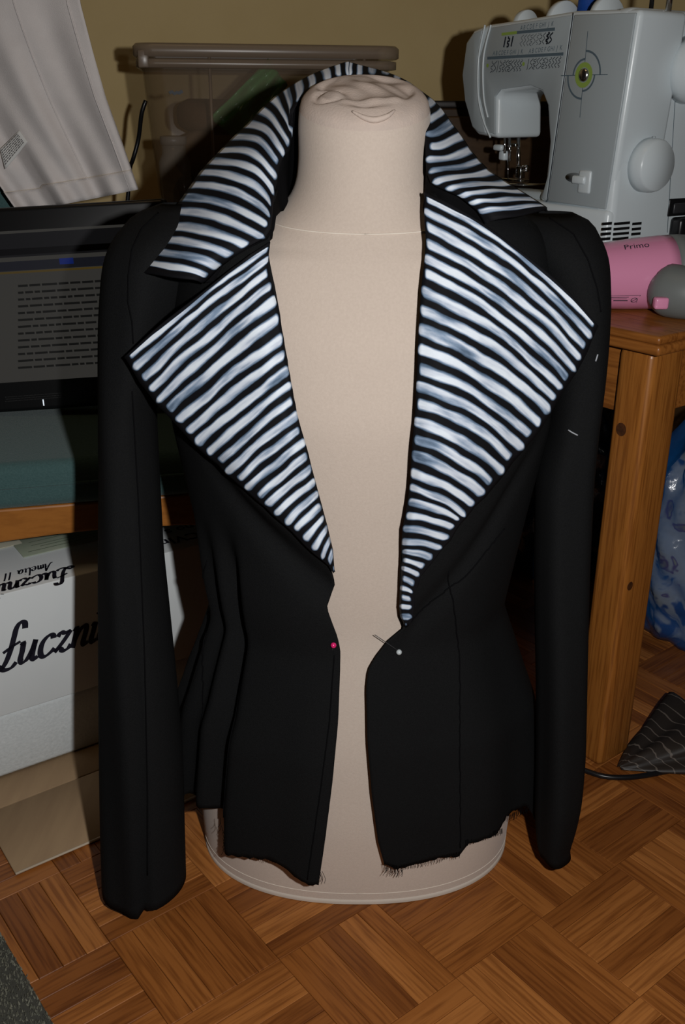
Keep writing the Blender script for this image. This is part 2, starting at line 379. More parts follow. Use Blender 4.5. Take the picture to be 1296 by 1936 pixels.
def disp(phi, z, side):
    d = 0.0025*np.sin(phi*7+z*9)*sm(.1, .3, z)*0.6
    low = sm(.40, .12, z)
    if side < 0:
        fp = fold_phi(z); wgt = sm(.47, .36, z)
        d += wgt*(0.012*sm(-.07, .05, phi-fp)-0.010*np.exp(-((phi-fp+.10)/.07)**2))
        d += wgt*0.006*np.sin((phi-fp)*22)*sm(0, -.25, phi-fp)
        d += 0.006*np.exp(-((phi+.18)/.12)**2)*low
        d += -0.008*np.exp(-((z-.40-(-phi-.1)*.16)/.018)**2)*sm(-1.0, -.5, phi)*sm(.0, -.15, phi)   # pull line towards the pin
        d += 0.007*np.exp(-((z-.44-(-phi-.1)*.16)/.022)**2)*sm(-1.0, -.5, phi)
    else:
        d += 0.005*np.cos((phi-.62)*9)*low*sm(.2, .45, phi)
        d += -0.006*np.exp(-((z-.34-(phi-.2)*.22)/.02)**2)*sm(.2, .35, phi)*sm(1.3, .8, phi)
    return d
def shell_point(phi, z, side, off=0.0):
    d = disp(phi, z, side)+off
    x, y = ell(phi, np.interp(z, JZ, JA)+d, np.interp(z, JZ, JF)+d, np.interp(z, JZ, JB)+d)
    return np.stack([CX+x, CY+y, z], -1)
def panel(side, edge, hem, phi_side, ns=70, nt=110):
    P = np.zeros((nt, ns, 3)); s = np.linspace(0, 1, ns)**1.15
    for i, t in enumerate(np.linspace(0, 1, nt)):
        z = np.full(ns, .05+(ZTOP-.05)*t); phi = None
        for _ in range(3):
            e = edge(z); phi = e+(phi_side-e)*s; h = hem(phi); z = h+(ZTOP-h)*t
        jit = (1-sm(0, .02, t))*np.random.uniform(-.0015, .0015, ns)
        P[i] = shell_point(phi, z+jit, side)
    return P
PL = panel(-1, eL, hL, -math.pi/2-.12); PR = panel(1, eR, hR, math.pi/2+.12)
def uvs(P): 
    R, C = P.shape[:2]; return np.stack(np.meshgrid(np.linspace(0, 1, C), np.linspace(0, 1, R)), -1)
grid('front_panel', PL, M_cloth, jacket, flip=True, solid=-.0018, uv=uvs(PL))
grid('front_panel', PR, M_cloth, jacket, solid=-.0018, uv=uvs(PR))
nb = 60; P = np.zeros((60, nb, 3)); phs = np.linspace(math.pi/2+.10, 3*math.pi/2-.10, nb)
for i, t in enumerate(np.linspace(0, 1, 60)):
    z = np.full(nb, .05+(ZTOP-.05)*t)
    d = .006*np.sin(phs*6)*sm(.35, .1, z)
    x, y = ell(phs, np.interp(z, JZ, JA)+d-.001, np.interp(z, JZ, JF)+d-.001, np.interp(z, JZ, JB)+d-.001); P[i] = np.stack([CX+x, CY+y, z], -1)
grid('back_panel', P, M_cloth, jacket, solid=-.0018, uv=uvs(P))
# seams on the fronts: narrow raised welts
def seam(pl, side, name='seam', r=.0008):
    P, h = shell_hit(dens(pl, 60)); P = P[h]; p = phi_of(P); Q = shell_point(p, P[:, 2], side, .0004); tube(name, Q, r, M_cloth2, jacket, 6)
seam([(470, 1180), (458, 1300), (440, 1440), (430, 1540)], -1)
seam([(395, 1060), (400, 1200), (378, 1330), (372, 1500)], -1)
seam([(850, 1080), (866, 1250), (868, 1420), (868, 1600)], 1)
seam([(955, 1000), (880, 1090), (800, 1160), (768, 1188)], 1)
seam([(637, 1225), (628, 1350), (612, 1480), (590, 1640)], -1)

# ------------------------------------------------------------------ painted stripes (flat paint on the lapels and collar)
def stripe_mat(name, u0=.022, u1=.004, wid=.33, vmax=99):
    m = bpy.data.materials.new(name); m.use_nodes = True; nt, nd, ma = nodes(m); b = nt.nodes['Principled BSDF']; L = nt.links.new
    tc = nd('ShaderNodeTexCoord'); sp = nd('ShaderNodeSeparateXYZ'); L(tc.outputs['UV'], sp.inputs[0]); v = sp.outputs[1]
    bu = nd('ShaderNodeUVMap', uv_map='Brush'); sb = nd('ShaderNodeSeparateXYZ'); L(bu.outputs[0], sb.inputs[0]); cb_ = nd('ShaderNodeCombineXYZ'); L(sb.outputs[0], cb_.inputs[0]); L(v, cb_.inputs[1])
    def noise(sx, sy, det=3, z=0.0):
        mp = nd('ShaderNodeMapping'); mp.inputs['Scale'].default_value = (sx, sy, 1); mp.inputs['Location'].default_value = (z, z*.7, z); L(cb_.outputs[0], mp.inputs[0])
        n = nd('ShaderNodeTexNoise'); n.inputs['Scale'].default_value = 1; n.inputs['Detail'].default_value = det; L(mp.outputs[0], n.inputs[0]); return ma('SUBTRACT', n.outputs[0], .5)
    w1 = ma('MULTIPLY', noise(5, .9, 1), .34); w2 = ma('MULTIPLY', noise(18, 2, 2, 3), .05)
    vv = ma('ADD', v, ma('ADD', w1, w2))
    wv = ma('ABSOLUTE', ma('SUBTRACT', vv, ma('ROUND', vv)))
    wn = ma('ADD', wid, ma('MULTIPLY', noise(2.2, .8, 1, 7), .16))
    # brush strokes end just short of the cloth's border, each at its own place
    rr = ma('MULTIPLY', noise(.01, 1.0, 0, 5), .05)
    d0 = ma('MULTIPLY', ma('MAXIMUM', ma('SUBTRACT', ma('ADD', u0+.02, rr), sb.outputs[0]), 0.0), 13.0); d1 = ma('MULTIPLY', ma('MAXIMUM', ma('SUBTRACT', ma('ADD', u1+.02, rr), sb.outputs[1]), 0.0), 13.0)
    dist = ma('SQRT', ma('ADD', ma('MULTIPLY', wv, wv), ma('ADD', ma('MULTIPLY', d0, d0), ma('MULTIPLY', d1, d1))))
    edge = ma('SUBTRACT', wn, dist)
    kin = ma('MULTIPLY', ma('GREATER_THAN', ma('ROUND', vv), .5), ma('LESS_THAN', ma('ROUND', vv), vmax-.5))
    edge = ma('SUBTRACT', edge, ma('SUBTRACT', 1.0, kin))
    mask = ma('MULTIPLY', ma('ADD', edge, .025), 20.0, clamp=True)
    thin = ma('MULTIPLY', ma('ADD', edge, -.005), 7.0, clamp=True)
    streak = ma('ADD', ma('MULTIPLY', noise(2.6, 1.3, 2, 11), 3.4), .74, clamp=True)
    dry = ma('ADD', ma('MULTIPLY', noise(30, 9, 4, 2), 1.2), .7, clamp=True)
    thick = ma('MULTIPLY', thin, ma('ADD', ma('MULTIPLY', streak, .82), ma('MULTIPLY', dry, .18)), clamp=True)
    r = nd('ShaderNodeValToRGB'); e = r.color_ramp.elements; e[0].position = 0; e[0].color = (.035, .065, .11, 1); e[1].position = 1; e[1].color = (.80, .87, .94, 1)
    x = e.new(.35); x.color = (.22, .30, .42, 1); x = e.new(.7); x.color = (.62, .68, .78, 1)
    L(thick, r.inputs[0])
    mx = nd('ShaderNodeMixRGB'); mx.inputs[1].default_value = (.0045, .0045, .006, 1); L(mask, mx.inputs[0]); L(r.outputs[0], mx.inputs[2])
    L(mx.outputs[0], b.inputs['Base Color']); b.inputs['Roughness'].default_value = .75; b.inputs['Specular IOR Level'].default_value = .15
    bp = nd('ShaderNodeBump'); bp.inputs['Strength'].default_value = .25; bp.inputs['Distance'].default_value = .0008; L(thick, bp.inputs['Height']); L(bp.outputs[0], b.inputs['Normal'])
    return m
def cv(pts, o, s): return [(o[0]+x*s, o[1]+y*s) for x, y in pts]
s_ = 460/1296
LO = cv([(125, 665), (155, 715), (195, 785), (240, 840), (280, 895), (330, 945), (385, 1005), (440, 1065), (490, 1120), (550, 1180), (605, 1225), (650, 1275), (705, 1320), (755, 1360), (815, 1415), (860, 1450), (910, 1500), (965, 1545), (1010, 1585), (1060, 1640), (1110, 1690), (1155, 1730), (1190, 1765), (1213, 1815)], (200, 440), s_)
LI = cv([(875, 75), (866, 140), (868, 205), (884, 275), (905, 350), (930, 450), (945, 560), (955, 645), (975, 735), (990, 805), (1003, 885), (1022, 970), (1042, 1045), (1062, 1110), (1082, 1180), (1098, 1250), (1117, 1320), (1133, 1380), (1152, 1450), (1168, 1510), (1183, 1565), (1198, 1630), (1212, 1690), (1220, 1800)], (200, 440), s_)
RO = cv([(1195, 782), (1172, 832), (1147, 898), (1117, 958), (1087, 1013), (1052, 1065), (1017, 1115), (982, 1170), (950, 1230), (900, 1310), (855, 1370), (805, 1430), (750, 1490), (700, 1560), (645, 1625), (600, 1680), (540, 1735), (500, 1790)], (700, 340), s_)+[(868, 985), (858, 999), (846, 1020), (831, 1036), (816, 1056), (802, 1074), (792, 1088), (787, 1107), (780, 1121), (782, 1134), (781, 1149), (779, 1167), (774, 1184)]
RI = cv([(292, 95), (290, 165), (292, 245), (300, 335), (292, 420), (282, 495), (272, 590), (266, 690), (260, 795), (255, 900), (252, 1005), (247, 1100), (243, 1185), (236, 1290), (227, 1375), (221, 1470), (216, 1565), (210, 1635)], (700, 340), s_)+[(771, 947), (766, 975), (761, 999), (760, 1026), (760, 1042), (760, 1059), (759, 1073), (758, 1091), (757, 1112), (756, 1128), (755, 1147), (757, 1165), (766, 1184)]
def shell_Y(px):
    P, h = shell_hit(px); side = -1 if np.mean(np.asarray(px)[:, 0]) < 690 else 1
    q = shell_point(phi_of(P), P[:, 2], side); return np.minimum(P[:, 1], q[:, 1]), h
def lapel(name, O, I, bulge, tipY, m, topO, topI, lift):
    """rows run along the painted stripes from the outer edge (u=0) to the roll line (u=1)"""
    O = np.array([topO]+list(O)); I = np.array([topI]+list(I)); K = len(O); kk = np.linspace(0, K-1, (K-1)*3+1)
    Oi = np.stack([np.interp(kk, range(K), O[:, c]) for c in (0, 1)], 1); Ii = np.stack([np.interp(kk, range(K), I[:, c]) for c in (0, 1)], 1)
    d = Oi-Ii; ln = np.linalg.norm(d, axis=1); d /= ln[:, None]+1e-6; Oi = Oi+d*7.0*sm(0, 60, ln)[:, None]     # black border past the stripe ends
    Yi, h = shell_Y(Ii); Yi = Yi-.006
    nu = 34; u = np.linspace(0, 1, nu); P = np.zeros((len(kk), nu, 3)); UV = np.zeros((len(kk), nu, 2)); B2 = UV.copy()
    for r, k in enumerate(kk):
        nrm = np.array([-d[r][1], d[r][0]]); nrm *= -1 if nrm[1] > 0 else 1
        bl = bulge[0]+(bulge[1]-bulge[0])*k/(K-1)
        c = Oi[r]*(1-u)[:, None]+Ii[r]*u[:, None]+nrm*(bl*4*u*(1-u)+1.6*np.sin(u*9+k*1.3)*np.sin(math.pi*u))[:, None]*min(1, ln[r]/200)
        ysh, hh = shell_Y(c)
        frac = ln[r]/max(ln.max(), 1)
        yo = Yi[r]+(tipY-Yi[r])*frac
        y = yo+(Yi[r]-yo)*u
        y = y-lift*np.sin(math.pi*u)*frac                    # soft roll of the folded cloth
        y = y+.008*sm(.90, 1.0, u)                           # roll line turns back to the body
        y = np.minimum(y, np.where(hh, ysh-.009*sm(1.0, .85, u)-.003, 9))
        for q in range(nu): P[r, q] = atY(c[q][0], c[q][1], y[q])
        UV[r, :, 0] = u; UV[r, :, 1] = k; B2[r, :, 0] = u*(ln[r]+7)/300; B2[r, :, 1] = (1-u)*(ln[r]+7)/300
    # even out depth kinks
    for _ in range(6):
        Y = P[:, :, 1].copy(); Y[1:-1, 1:-1] = (Y[1:-1, 1:-1]*2+Y[:-2, 1:-1]+Y[2:, 1:-1]+Y[1:-1, :-2]+Y[1:-1, 2:])/6
        sc = (Y/P[:, :, 1])[:, :, None]; P = CAM+(P-CAM)*sc
    return P, UV, B2
M_str = stripe_mat('painted_stripes')
P, UV, B2 = lapel('lapel', LO, LI, (6, 2), .895, M_str, (240, 671), (511, 456), .012)
lapL = P
grid('lapel', P, M_str, jacket, uv=UV, uv2=B2, flip=False, solid=.0022, label='striped lapel with the pink pin below it')
P, UV, B2 = lapel('lapel', RO, RI, (24, 5), .905, stripe_mat('painted_stripes_broad', wid=.33), (1127, 612), (803, 362), .012)
lapR = P
grid('lapel', P, M_str, jacket, uv=UV, uv2=B2, flip=True, solid=.0022, label='striped lapel with the white pin below it')

# collar: one long strip from the left tip round the back of the neck to the right tip
CO = cv([(150, 1180), (175, 1125), (217, 1065), (265, 1000), (320, 930), (370, 850), (420, 780), (465, 718), (512, 650), (565, 590), (622, 530), (692, 458), (765, 393), (830, 320), (900, 253), (965, 208), (1030, 168), (1100, 132), (1170, 103), (1240, 78), (1290, 62)], (200, 100), s_)
CI = cv([(515, 1225), (545, 1195), (605, 1130), (678, 1080), (755, 1035), (850, 990), (880, 940), (888, 880), (893, 820), (900, 755), (908, 680), (918, 610), (938, 555), (968, 520), (982, 450), (990, 330), (1035, 262), (1110, 200), (1185, 163), (1245, 150), (1290, 146)], (200, 100), s_)
CO += cv([(60, 66), (110, 80), (180, 98), (250, 118), (310, 140), (372, 172), (430, 215), (495, 262), (545, 315), (590, 380), (645, 450), (695, 530), (745, 590), (795, 640), (900, 705), (970, 745), (1040, 790), (1092, 828), (1105, 842)], (640, 100), s_)
CI += cv([(60, 146), (110, 143), (180, 138), (240, 142), (300, 165), (345, 200), (400, 250), (440, 300), (458, 370), (462, 440), (465, 510), (470, 580), (478, 640), (500, 690), (572, 722), (640, 752), (695, 797), (745, 840), (790, 905)], (640, 100), s_)
K = len(CO)
# depth (y) along the strip, outer edge and inner edge
ky = [0, 4, 8, 12, 15, 18, 20, 23, 26, 29, 32, 35, K-1]
yo = [.945, .985, 1.02, 1.055, 1.075, 1.085, 1.09, 1.088, 1.075, 1.05, 1.01, .975, .945]
yi = [.885, .895, .925, .955, 1.00, 1.045, 1.06, 1.055, 1.02, .97, .935, .905, .89]
kk = np.linspace(0, K-1, (K-1)*3+1); nu = 26; u = np.linspace(0, 1, nu); P = np.zeros((len(kk), nu, 3)); UV = np.zeros((len(kk), nu, 2)); B2 = UV.copy()
CO = np.array(CO); CI = np.array(CI)
for r, k in enumerate(kk):
    o = np.array([np.interp(k, range(K), CO[:, c]) for c in (0, 1)]); i_ = np.array([np.interp(k, range(K), CI[:, c]) for c in (0, 1)])
    d = o-i_; ln = np.linalg.norm(d); d = d/(ln+1e-6); o = o+d*2; nrm = np.array([-d[1], d[0]]); nrm *= -1 if nrm[1] > 0 else 1
    if k < 20: bl = 20*math.exp(-((k-9)/4.5)**2)+3
    else: bl = -(6*math.exp(-((k-30)/3.5)**2))
    c = o*(1-u)[:, None]+i_*u[:, None]+nrm*(bl*4*u*(1-u)+1.2*np.sin(u*8+k))[:, None]*min(1, ln/80)
    a = np.interp(k, ky, yo); b = np.interp(k, ky, yi)
    y = a+(b-a)*u; y = y-.022*np.sin(math.pi*u)*min(1, ln/130)+.01*sm(.9, 1, u)*min(1, ln/130)
    ysh, hh = shell_Y(c); y = np.minimum(y, np.where(hh, ysh-.004, 9))
    for q in range(nu): P[r, q] = atY(c[q][0], c[q][1], y[q])
    UV[r, :, 0] = u; UV[r, :, 1] = k; B2[r, :, 0] = u*ln/300; B2[r, :, 1] = (1-u)*ln/300
for _ in range(6):
    Y = P[:, :, 1].copy(); Y[1:-1, 1:-1] = (Y[1:-1, 1:-1]*2+Y[:-2, 1:-1]+Y[2:, 1:-1]+Y[1:-1, :-2]+Y[1:-1, 2:])/6
    P = CAM+(P-CAM)*(Y/P[:, :, 1])[:, :, None]
grid('collar', P, stripe_mat('painted_stripes_collar', u0=-.03, u1=.012, wid=.31, vmax=K-1), jacket, uv=UV, uv2=B2, solid=.0022, label='wide striped collar standing round the neck')
# collar stand: black inside band dropping from the roll to the neckline
inn = P[:, -1].copy(); low = inn.copy(); cc = np.array([CX, CY])
rows = []
for t in np.linspace(0, 1, 6):
    q = inn.copy(); dd = q[:, :2]-cc; r = np.linalg.norm(dd, axis=1)[:, None]; rr = np.clip(r, .07, None)
    tgt = cc+dd/r*np.clip(rr-.004, .074, .12); q[:, :2] = q[:, :2]+(tgt-q[:, :2])*t; q[:, 2] = q[:, 2]-t*np.clip(q[:, 2]-.755, 0, .08); rows.append(q+np.array([0, .0015, -.001]))
grid('collar_stand', rows, M_cloth2, jacket, solid=.0015)
# outer fall at the back so that the collar has a reverse side resting on the shoulders
out = P[:, 0].copy(); rows = []
for t in np.linspace(0, 1, 5):
    q = out.copy(); bk = sm(1.0, 1.06, q[:, 1]); q[:, 2] -= t*.06*bk; q[:, 1] += t*.012*bk; q[:, 2] -= t*.002; rows.append(q+np.array([0, .002, 0]))
grid('collar_reverse', rows, M_cloth2, jacket, solid=.0015)

# ------------------------------------------------------------------ sleeves
def sleeve(st, lobes, name='sleeve'):
    st = np.array(st, float); pyi = np.linspace(st[0, 2], st[-1, 2], 90); ks = 40; an = np.linspace(0, 2*math.pi, ks, endpoint=False); rows = []
    L_ = np.interp(pyi, st[:, 2], st[:, 0]); R_ = np.interp(pyi, st[:, 2], st[:, 1]); Y_ = np.interp(pyi, st[:, 2], st[:, 3]); Dp = np.interp(pyi, st[:, 2], st[:, 4])
    for k in range(2):
        ker = np.hanning(7); ker /= ker.sum(); L_ = np.r_[L_[:3], np.convolve(L_, ker, 'valid'), L_[-3:]]; R_ = np.r_[R_[:3], np.convolve(R_, ker, 'valid'), R_[-3:]]
    for i, py in enumerate(pyi):
        l = atY(L_[i], py, Y_[i]); r = atY(R_[i], py, Y_[i]); c = (l+r)/2; hw = np.linalg.norm(r-l)/2; dep = Dp[i]
        t = (py-st[0, 2])/(st[-1, 2]-st[0, 2])
        cr = lobes(an, t)
        x = hw*np.cos(an); y = -dep*np.sin(an)*cr      # an=pi/2 faces the viewer
        row = np.stack([c[0]+x, c[1]+y, np.full(ks, c[2])], 1); rows.append(row)
    return np.array(rows)
def lobL(an, t): return 1+.10*np.sin(3*an+1+4*t)*sm(.1, .4, t)-.22*sm(.25, .9, t)*np.exp(-((an-1.42)/.14)**2)+.05*np.sin(5*an+t*7)
def lobR(an, t): return 1+.10*np.sin(3*an-1+3*t)*sm(.1, .4, t)-.30*sm(.2, .9, t)*np.exp(-((an-2.6)/.25)**2)
SL = sleeve([(305, 365, 384, 1.0, .012), (268, 385, 398, .998, .022), (238, 392, 418, .992, .036), (212, 388, 450, .985, .05), (196, 375, 492, .98, .056), (189, 340, 600, .975, .056), (188, 315, 690, .97, .053), (188, 293, 770, .962, .048), (188, 300, 900, .948, .045), (187, 308, 1050, .93, .045), (187, 317, 1130, .922, .045), (188, 335, 1300, .903, .046), (189, 346, 1430, .89, .046), (191, 349, 1560, .878, .046), (194, 352, 1666, .868, .045)], lobL)
# uneven sleeve hem: the fold nearer the left hangs lower
an = np.linspace(0, 2*math.pi, 40, endpoint=False)
for i in range(60, 90):
    t = (i-60)/29; SL[i, :, 2] -= t*t*(.011*sm(.10, -.10, np.cos(an)-.12)*np.maximum(0, np.sin(an)+.3)-.004*np.abs(np.cos(an))**3)
grid('sleeve', SL, M_cloth, jacket, wrap=True, solid=-.0016, uv=uvs(SL), label='long black sleeve hanging beside the white carton')
SR = sleeve([(1000, 1084, 401, 1.0, .014), (985, 1110, 412, .996, .03), (980, 1130, 434, .99, .044), (990, 1150, 478, .985, .053), (1036, 1152, 560, .98, .055), (1044, 1147, 650, .975, .053), (1046, 1140, 720, .97, .05), (1040, 1130, 800, .962, .046), (1014, 1121, 900, .952, .044), (1011, 1114, 1050, .94, .043), (1012, 1111, 1150, .932, .042), (1015, 1108, 1300, .92, .042), (1015, 1106, 1420, .912, .04), (1013, 1099, 1510, .906, .038), (1013, 1087, 1565, .903, .032), (1016, 1077, 1597, .901, .026), (1020, 1079, 1614, .900, .024)], lobR)
grid('sleeve', SR, M_cloth, jacket, wrap=True, solid=-.0016, uv=uvs(SR), label='long black sleeve hanging beside the wooden table leg')
# seams and paint smears laid on the visible cloth (ray-cast from the mesh itself)
from mathutils.bvhtree import BVHTree
def bvh(Ps, wraps):
    V = []; f = []
    for P_, w_ in zip(Ps, wraps):
        o = len(V); R_, C_ = P_.shape[:2]; V += [tuple(p) for p in P_.reshape(-1, 3)]
        f += [(o+i*C_+j, o+i*C_+(j+1) % C_, o+(i+1)*C_+(j+1) % C_, o+(i+1)*C_+j) for i in range(R_-1) for j in range(C_ if w_ else C_-1)]
    return BVHTree.FromPolygons(V, f)
BV = bvh([SL, SR, PL, PR], [1, 1, 0, 0])
def on_cloth(pl, n=40, lift=.0008):
    out = []
    for d in rays(dens(pl, n)):
        h = BV.ray_cast(Vector(CAM), Vector(d).normalized())
        if h[0] is not None: out.append(np.array(h[0])-d/np.linalg.norm(d)*lift)
    return np.array(out)
for pl in ([(300, 402), (268, 432), (250, 470), (243, 520), (242, 570), (250, 610), (252, 650)], [(1040, 412), (1085, 442), (1112, 490), (1130, 545), (1137, 590)], [(250, 740), (262, 950), (274, 1250), (279, 1500), (279, 1655)]):
    q = on_cloth(pl)
    if len(q) > 4: tube('sleeve_seam', q, .0007, M_cloth2, jacket, 6)
M_smear = mat('white_paint_smear', (.35, .37, .40), .8, .1)
for pl in ([(1075, 813), (1083, 818), (1093, 823)], [(1127, 683), (1131, 670)]):
    q = on_cloth(pl, 6, .0005)
    if len(q) > 2: tube('paint_smear', q, .0008, M_smear, jacket, 5)
# frayed threads along the raw hems
thr = []
def threads(pl, n, off, lmin, lmax):
    P, h = shell_hit(dens(pl, n), off); P = P[h]
    for p in P:
        L = random.uniform(lmin, lmax)**1.0; a = random.uniform(-.6, .6); q = [p+np.array([math.sin(a)*L*t+.2*L*math.sin(3*t+a), -.002*t, -L*t*math.cos(a)]) for t in np.linspace(0, 1, 5)]
        q[0] = q[0]+np.array([0, 0, .003]); thr.append(tube_mesh(np.array(q), .00025, 4, False))
threads([(608, 1651), (560, 1636)], 26, .004, .004, .016); threads([(560, 1636), (430, 1604)], 40, .004, .001, .004)
threads([(727, 1636), (760, 1642)], 20, .004, .003, .014); threads([(760, 1640), (870, 1614)], 36, .004, .001, .005)
threads([(880, 1592), (950, 1570)], 60, .004, .002, .005); threads([(962, 1546), (1000, 1525)], 26, .004, .002, .006); threads([(424, 1604), (418, 1550)], 8, .004, .004, .012)
V, f = join(thr); tag(obj('frayed_threads', V, f, M_cloth2, jacket), kind='stuff')

# ------------------------------------------------------------------ pins
M_steel = mat('steel', (.6, .6, .6), .25, .5, 1.0)
def pin(px, head_col, label, tip, nm, tipd):
    P, h = shell_hit([px], .0); q_ = shell_point(phi_of(P), P[:, 2], -1 if px[0] < 690 else 1, .0); p = atY(px[0], px[1], q_[0][1]-.0035)
    t = thing('sewing_pin', p, label, 'pin', 'pearl-headed pins in the jacket front')
    rr = .0030
    lathe('pin_head', p-np.array([0, rr, 0]), (0, 1, 0), [(rr-rr*math.cos(a), max(rr*math.sin(a), 1e-5)) for a in np.linspace(0, math.pi, 10)], mat(nm, head_col, .15, .6, coat=.5), t, 16)
    q = [atY(tip[0], tip[1], p[1]+tipd)]; tube('shaft', np.linspace(p+np.array([0, .002, 0]), q[0], 5), .0004, mat('dark_pin_steel', (.08, .08, .085), .4, .4, .6), t, 6)
pin((631, 1220), (.75, .02, .16), 'pin with pink pearl head in the jacket front edge', (626, 1244), 'pink_pearl', .006)
pin((755, 1233), (.55, .6, .62), 'pin with white pearl head and point sticking out over the form', (709, 1200), 'white_pearl', .001)

# ------------------------------------------------------------------ wooden table
M_pine = wood('varnished_pine', (.20, .062, .010), (.33, .12, .022), (.42, .17, .035), ring=75, rough=.34, spec=.4, axis='Z', coord='Object', lines=.7)
M_pineh = wood('varnished_pine_rail', (.17, .055, .010), (.28, .10, .02), (.36, .14, .03), ring=42, rough=.32, spec=.45, axis='X', coord='Object', lines=.7, rotz=TH+math.pi/2)
M_knot = mat('pine_knot', (.035, .014, .006), .4, .4, var=(300, (.09, .03, .01), .2))
LC = atZ(1135, 1454, 0); LC[2] = 0      # near corner of the leg on the floor
LN = -B3                                  # along the table's left side, away from the viewer
TT = .607
tab = thing('wooden_table', LC, 'varnished pine table with square leg carrying the sewing machine', 'table')
def leg(o, nm='leg'):
    x = box(nm, o, (.066, .050, TT-.022), M_pine, tab, (A3, LN, Z3), (.010, 4)); return x
l0 = leg(LC)
leg(LC+LN*.62); leg(LC+A3*.404); leg(LC+LN*.62+A3*.404)
box('apron', LC+LN*.051+A3*.014+Z3*(TT-.108), (.022, .568, .086), M_pineh, tab, (A3, LN, Z3), (.002, 2))
box('apron', LC+A3*.068+LN*.014+Z3*(TT-.108), (.34, .022, .086), M_pineh, tab, (A3, LN, Z3), (.002, 2))
box('apron', LC+A3*.434+LN*.068+Z3*(TT-.108), (.022, .56, .086), M_pineh, tab, (A3, LN, Z3), (.002, 2))
to = LC-A3*.018-LN*.018
box('table_top', to+Z3*(TT-.022), (.51, .73, .012), M_pineh, tab, (A3, LN, Z3), (.004, 3))
box('table_top_edge', to+Z3*(TT-.010)+A3*.003+LN*.003, (.504, .724, .010), M_pineh, tab, (A3, LN, Z3), (.004, 3))
for (px, py, r, n, po) in [(1192, 1108, .0055, -LN, LC), (1175, 812, .0075, -A3, LC)]:
    p = atP(px, py, po, n); 
    V, f = lathe_mesh(p-n*.0012, n, [(0, r), (.0015, r*.97)], 20, (1.15, 1)); o = obj('knot', V, f, M_knot, l0, smooth=False)
# (sub-part of the leg: dark knots)

# ------------------------------------------------------------------ sewing machine
AZ = math.radians(-33)
MU = np.array([math.sin(AZ), math.cos(AZ), 0]); MW = np.array([math.cos(AZ), -math.sin(AZ), 0])   # along the arm, and front to back
N0 = atY(1152, 405, 1.36); N0[2] = TT
mach = thing('sewing_machine', N0, 'grey and white sewing machine with stitch chart on its arm', 'sewing machine')
M_white = mat('white_plastic', (.66, .73, .76), .28, .45, bump=(300, .02))
M_grey = mat('silver_grey_plastic', (.39, .44, .46), .38, .45)
M_line = mat('slate_print', (.10, .14, .17), .5, .3); M_dk = mat('dark_print', (.02, .025, .035), .5, .3); M_green = mat('green_print', (.28, .40, .08), .5, .3)
M_blk = mat('black_plastic', (.008, .008, .009), .3, .4)
def fp(px, py, w=0.0):   # front plane of the machine
    return atP(px, py, N0+MW*w, MW)
def ep(px, py, d=0.0042):   # end face plane
    return atP(px, py, N0-MU*d, MU)
hw_ = atP(1022, 225, fp(942, 225), MU); MDEP = float(np.dot(hw_-fp(942, 225), MW)); MDEP = min(max(MDEP, .09), .16)
def extrude(name, pts, w0, w1, m, parent, bev=(.004, 3), **kw):
    n = len(pts); A = [p+MW*w0 for p in pts]; B = [p+MW*w1 for p in pts]
    bm = bmesh.new(); va = [bm.verts.new(p) for p in A]; vb = [bm.verts.new(p) for p in B]
    bm.faces.new(va); bm.faces.new(vb[::-1])
    for i in range(n): bm.faces.new((va[i], vb[i], vb[(i+1) % n], va[(i+1) % n]))
    bmesh.ops.recalc_face_normals(bm, faces=bm.faces[:]); bm.verts.index_update()
    V = [tuple(v.co) for v in bm.verts]; f = [tuple(v.index for v in q.verts) for q in bm.faces]; bm.free()
    return obj(name, V, f, m, parent, bevel=bev, smooth=True, **kw)
outline = [(1213, 16), (1087, 20), (990, 36), (922, 46), (895, 56), (880, 78), (871, 142), (876, 191), (891, 243), (902, 255), (942, 262), (942, 184), (950, 174), (1005, 167), (1022, 172), (1033, 200), (1037, 268), (1030, 344), (1016, 379), (1152, 402)]
OB = [fp(*p) for p in outline]
zt = max(p[2] for p in OB)
extrude('body', OB, 0, MDEP, M_white, mach, (.008, 4))
# base and free arm
zb = float(fp(1150, 402)[2])+.004
bl = float(np.dot(fp(905, 360)-N0, MU))
box('base', N0+Z3*0-MW*.004-MU*.003, (bl+.02, MDEP+.008, zb-TT), M_white, mach, (MU, MW, Z3), (.008, 3))
box('free_arm', N0+MU*(bl*.55)+MW*.02+Z3*(zb-TT-.002), (bl*.5, MDEP-.05, .012), M_grey, mach, (MU, MW, Z3), (.004, 2))
box('end_housing', N0-MU*.004+MW*.0, (.035, .205, zt-TT-.001), M_white, mach, (MU, MW, Z3), (.011, 4))
# front panels
gp = [(1205, 24), (1088, 28), (1038, 380), (1147, 396)]
extrude('pillar_panel', [fp(*p) for p in gp], -.0022, .002, M_grey, mach, (.0015, 2))
ap = [(1084, 28), (990, 43), (926, 53), (909, 110), (909, 180), (924, 250), (938, 254), (938, 182), (948, 169), (1005, 161), (1028, 170), (1040, 200), (1043, 268), (1038, 330), (1026, 374), (1035, 379)]
extrude('arm_panel', [fp(*p) for p in ap], -.0018, .002, M_grey, mach, (.0012, 2))
fc = [(914, 56), (897, 63), (884, 82), (876, 142), (881, 191), (895, 240), (906, 250), (920, 252), (905, 182), (905, 108)]
extrude('face_cover', [fp(*p) for p in fc], -.0018, .002, M_grey, mach, (.0015, 2))
for pl in ([(920, 47), (908, 108), (907, 180), (917, 228), (930, 260)], [(931, 47), (917, 108), (917, 180), (925, 222)]):
    tube('trim_line', catmull([fp(*p)-MW*.0022 for p in pl], 24), .0014, M_white, mach, 8)
tube('panel_joint', [fp(1086, 24)-MW*.0014, fp(1036, 381)-MW*.0014], .0007, M_dk, mach, 6)
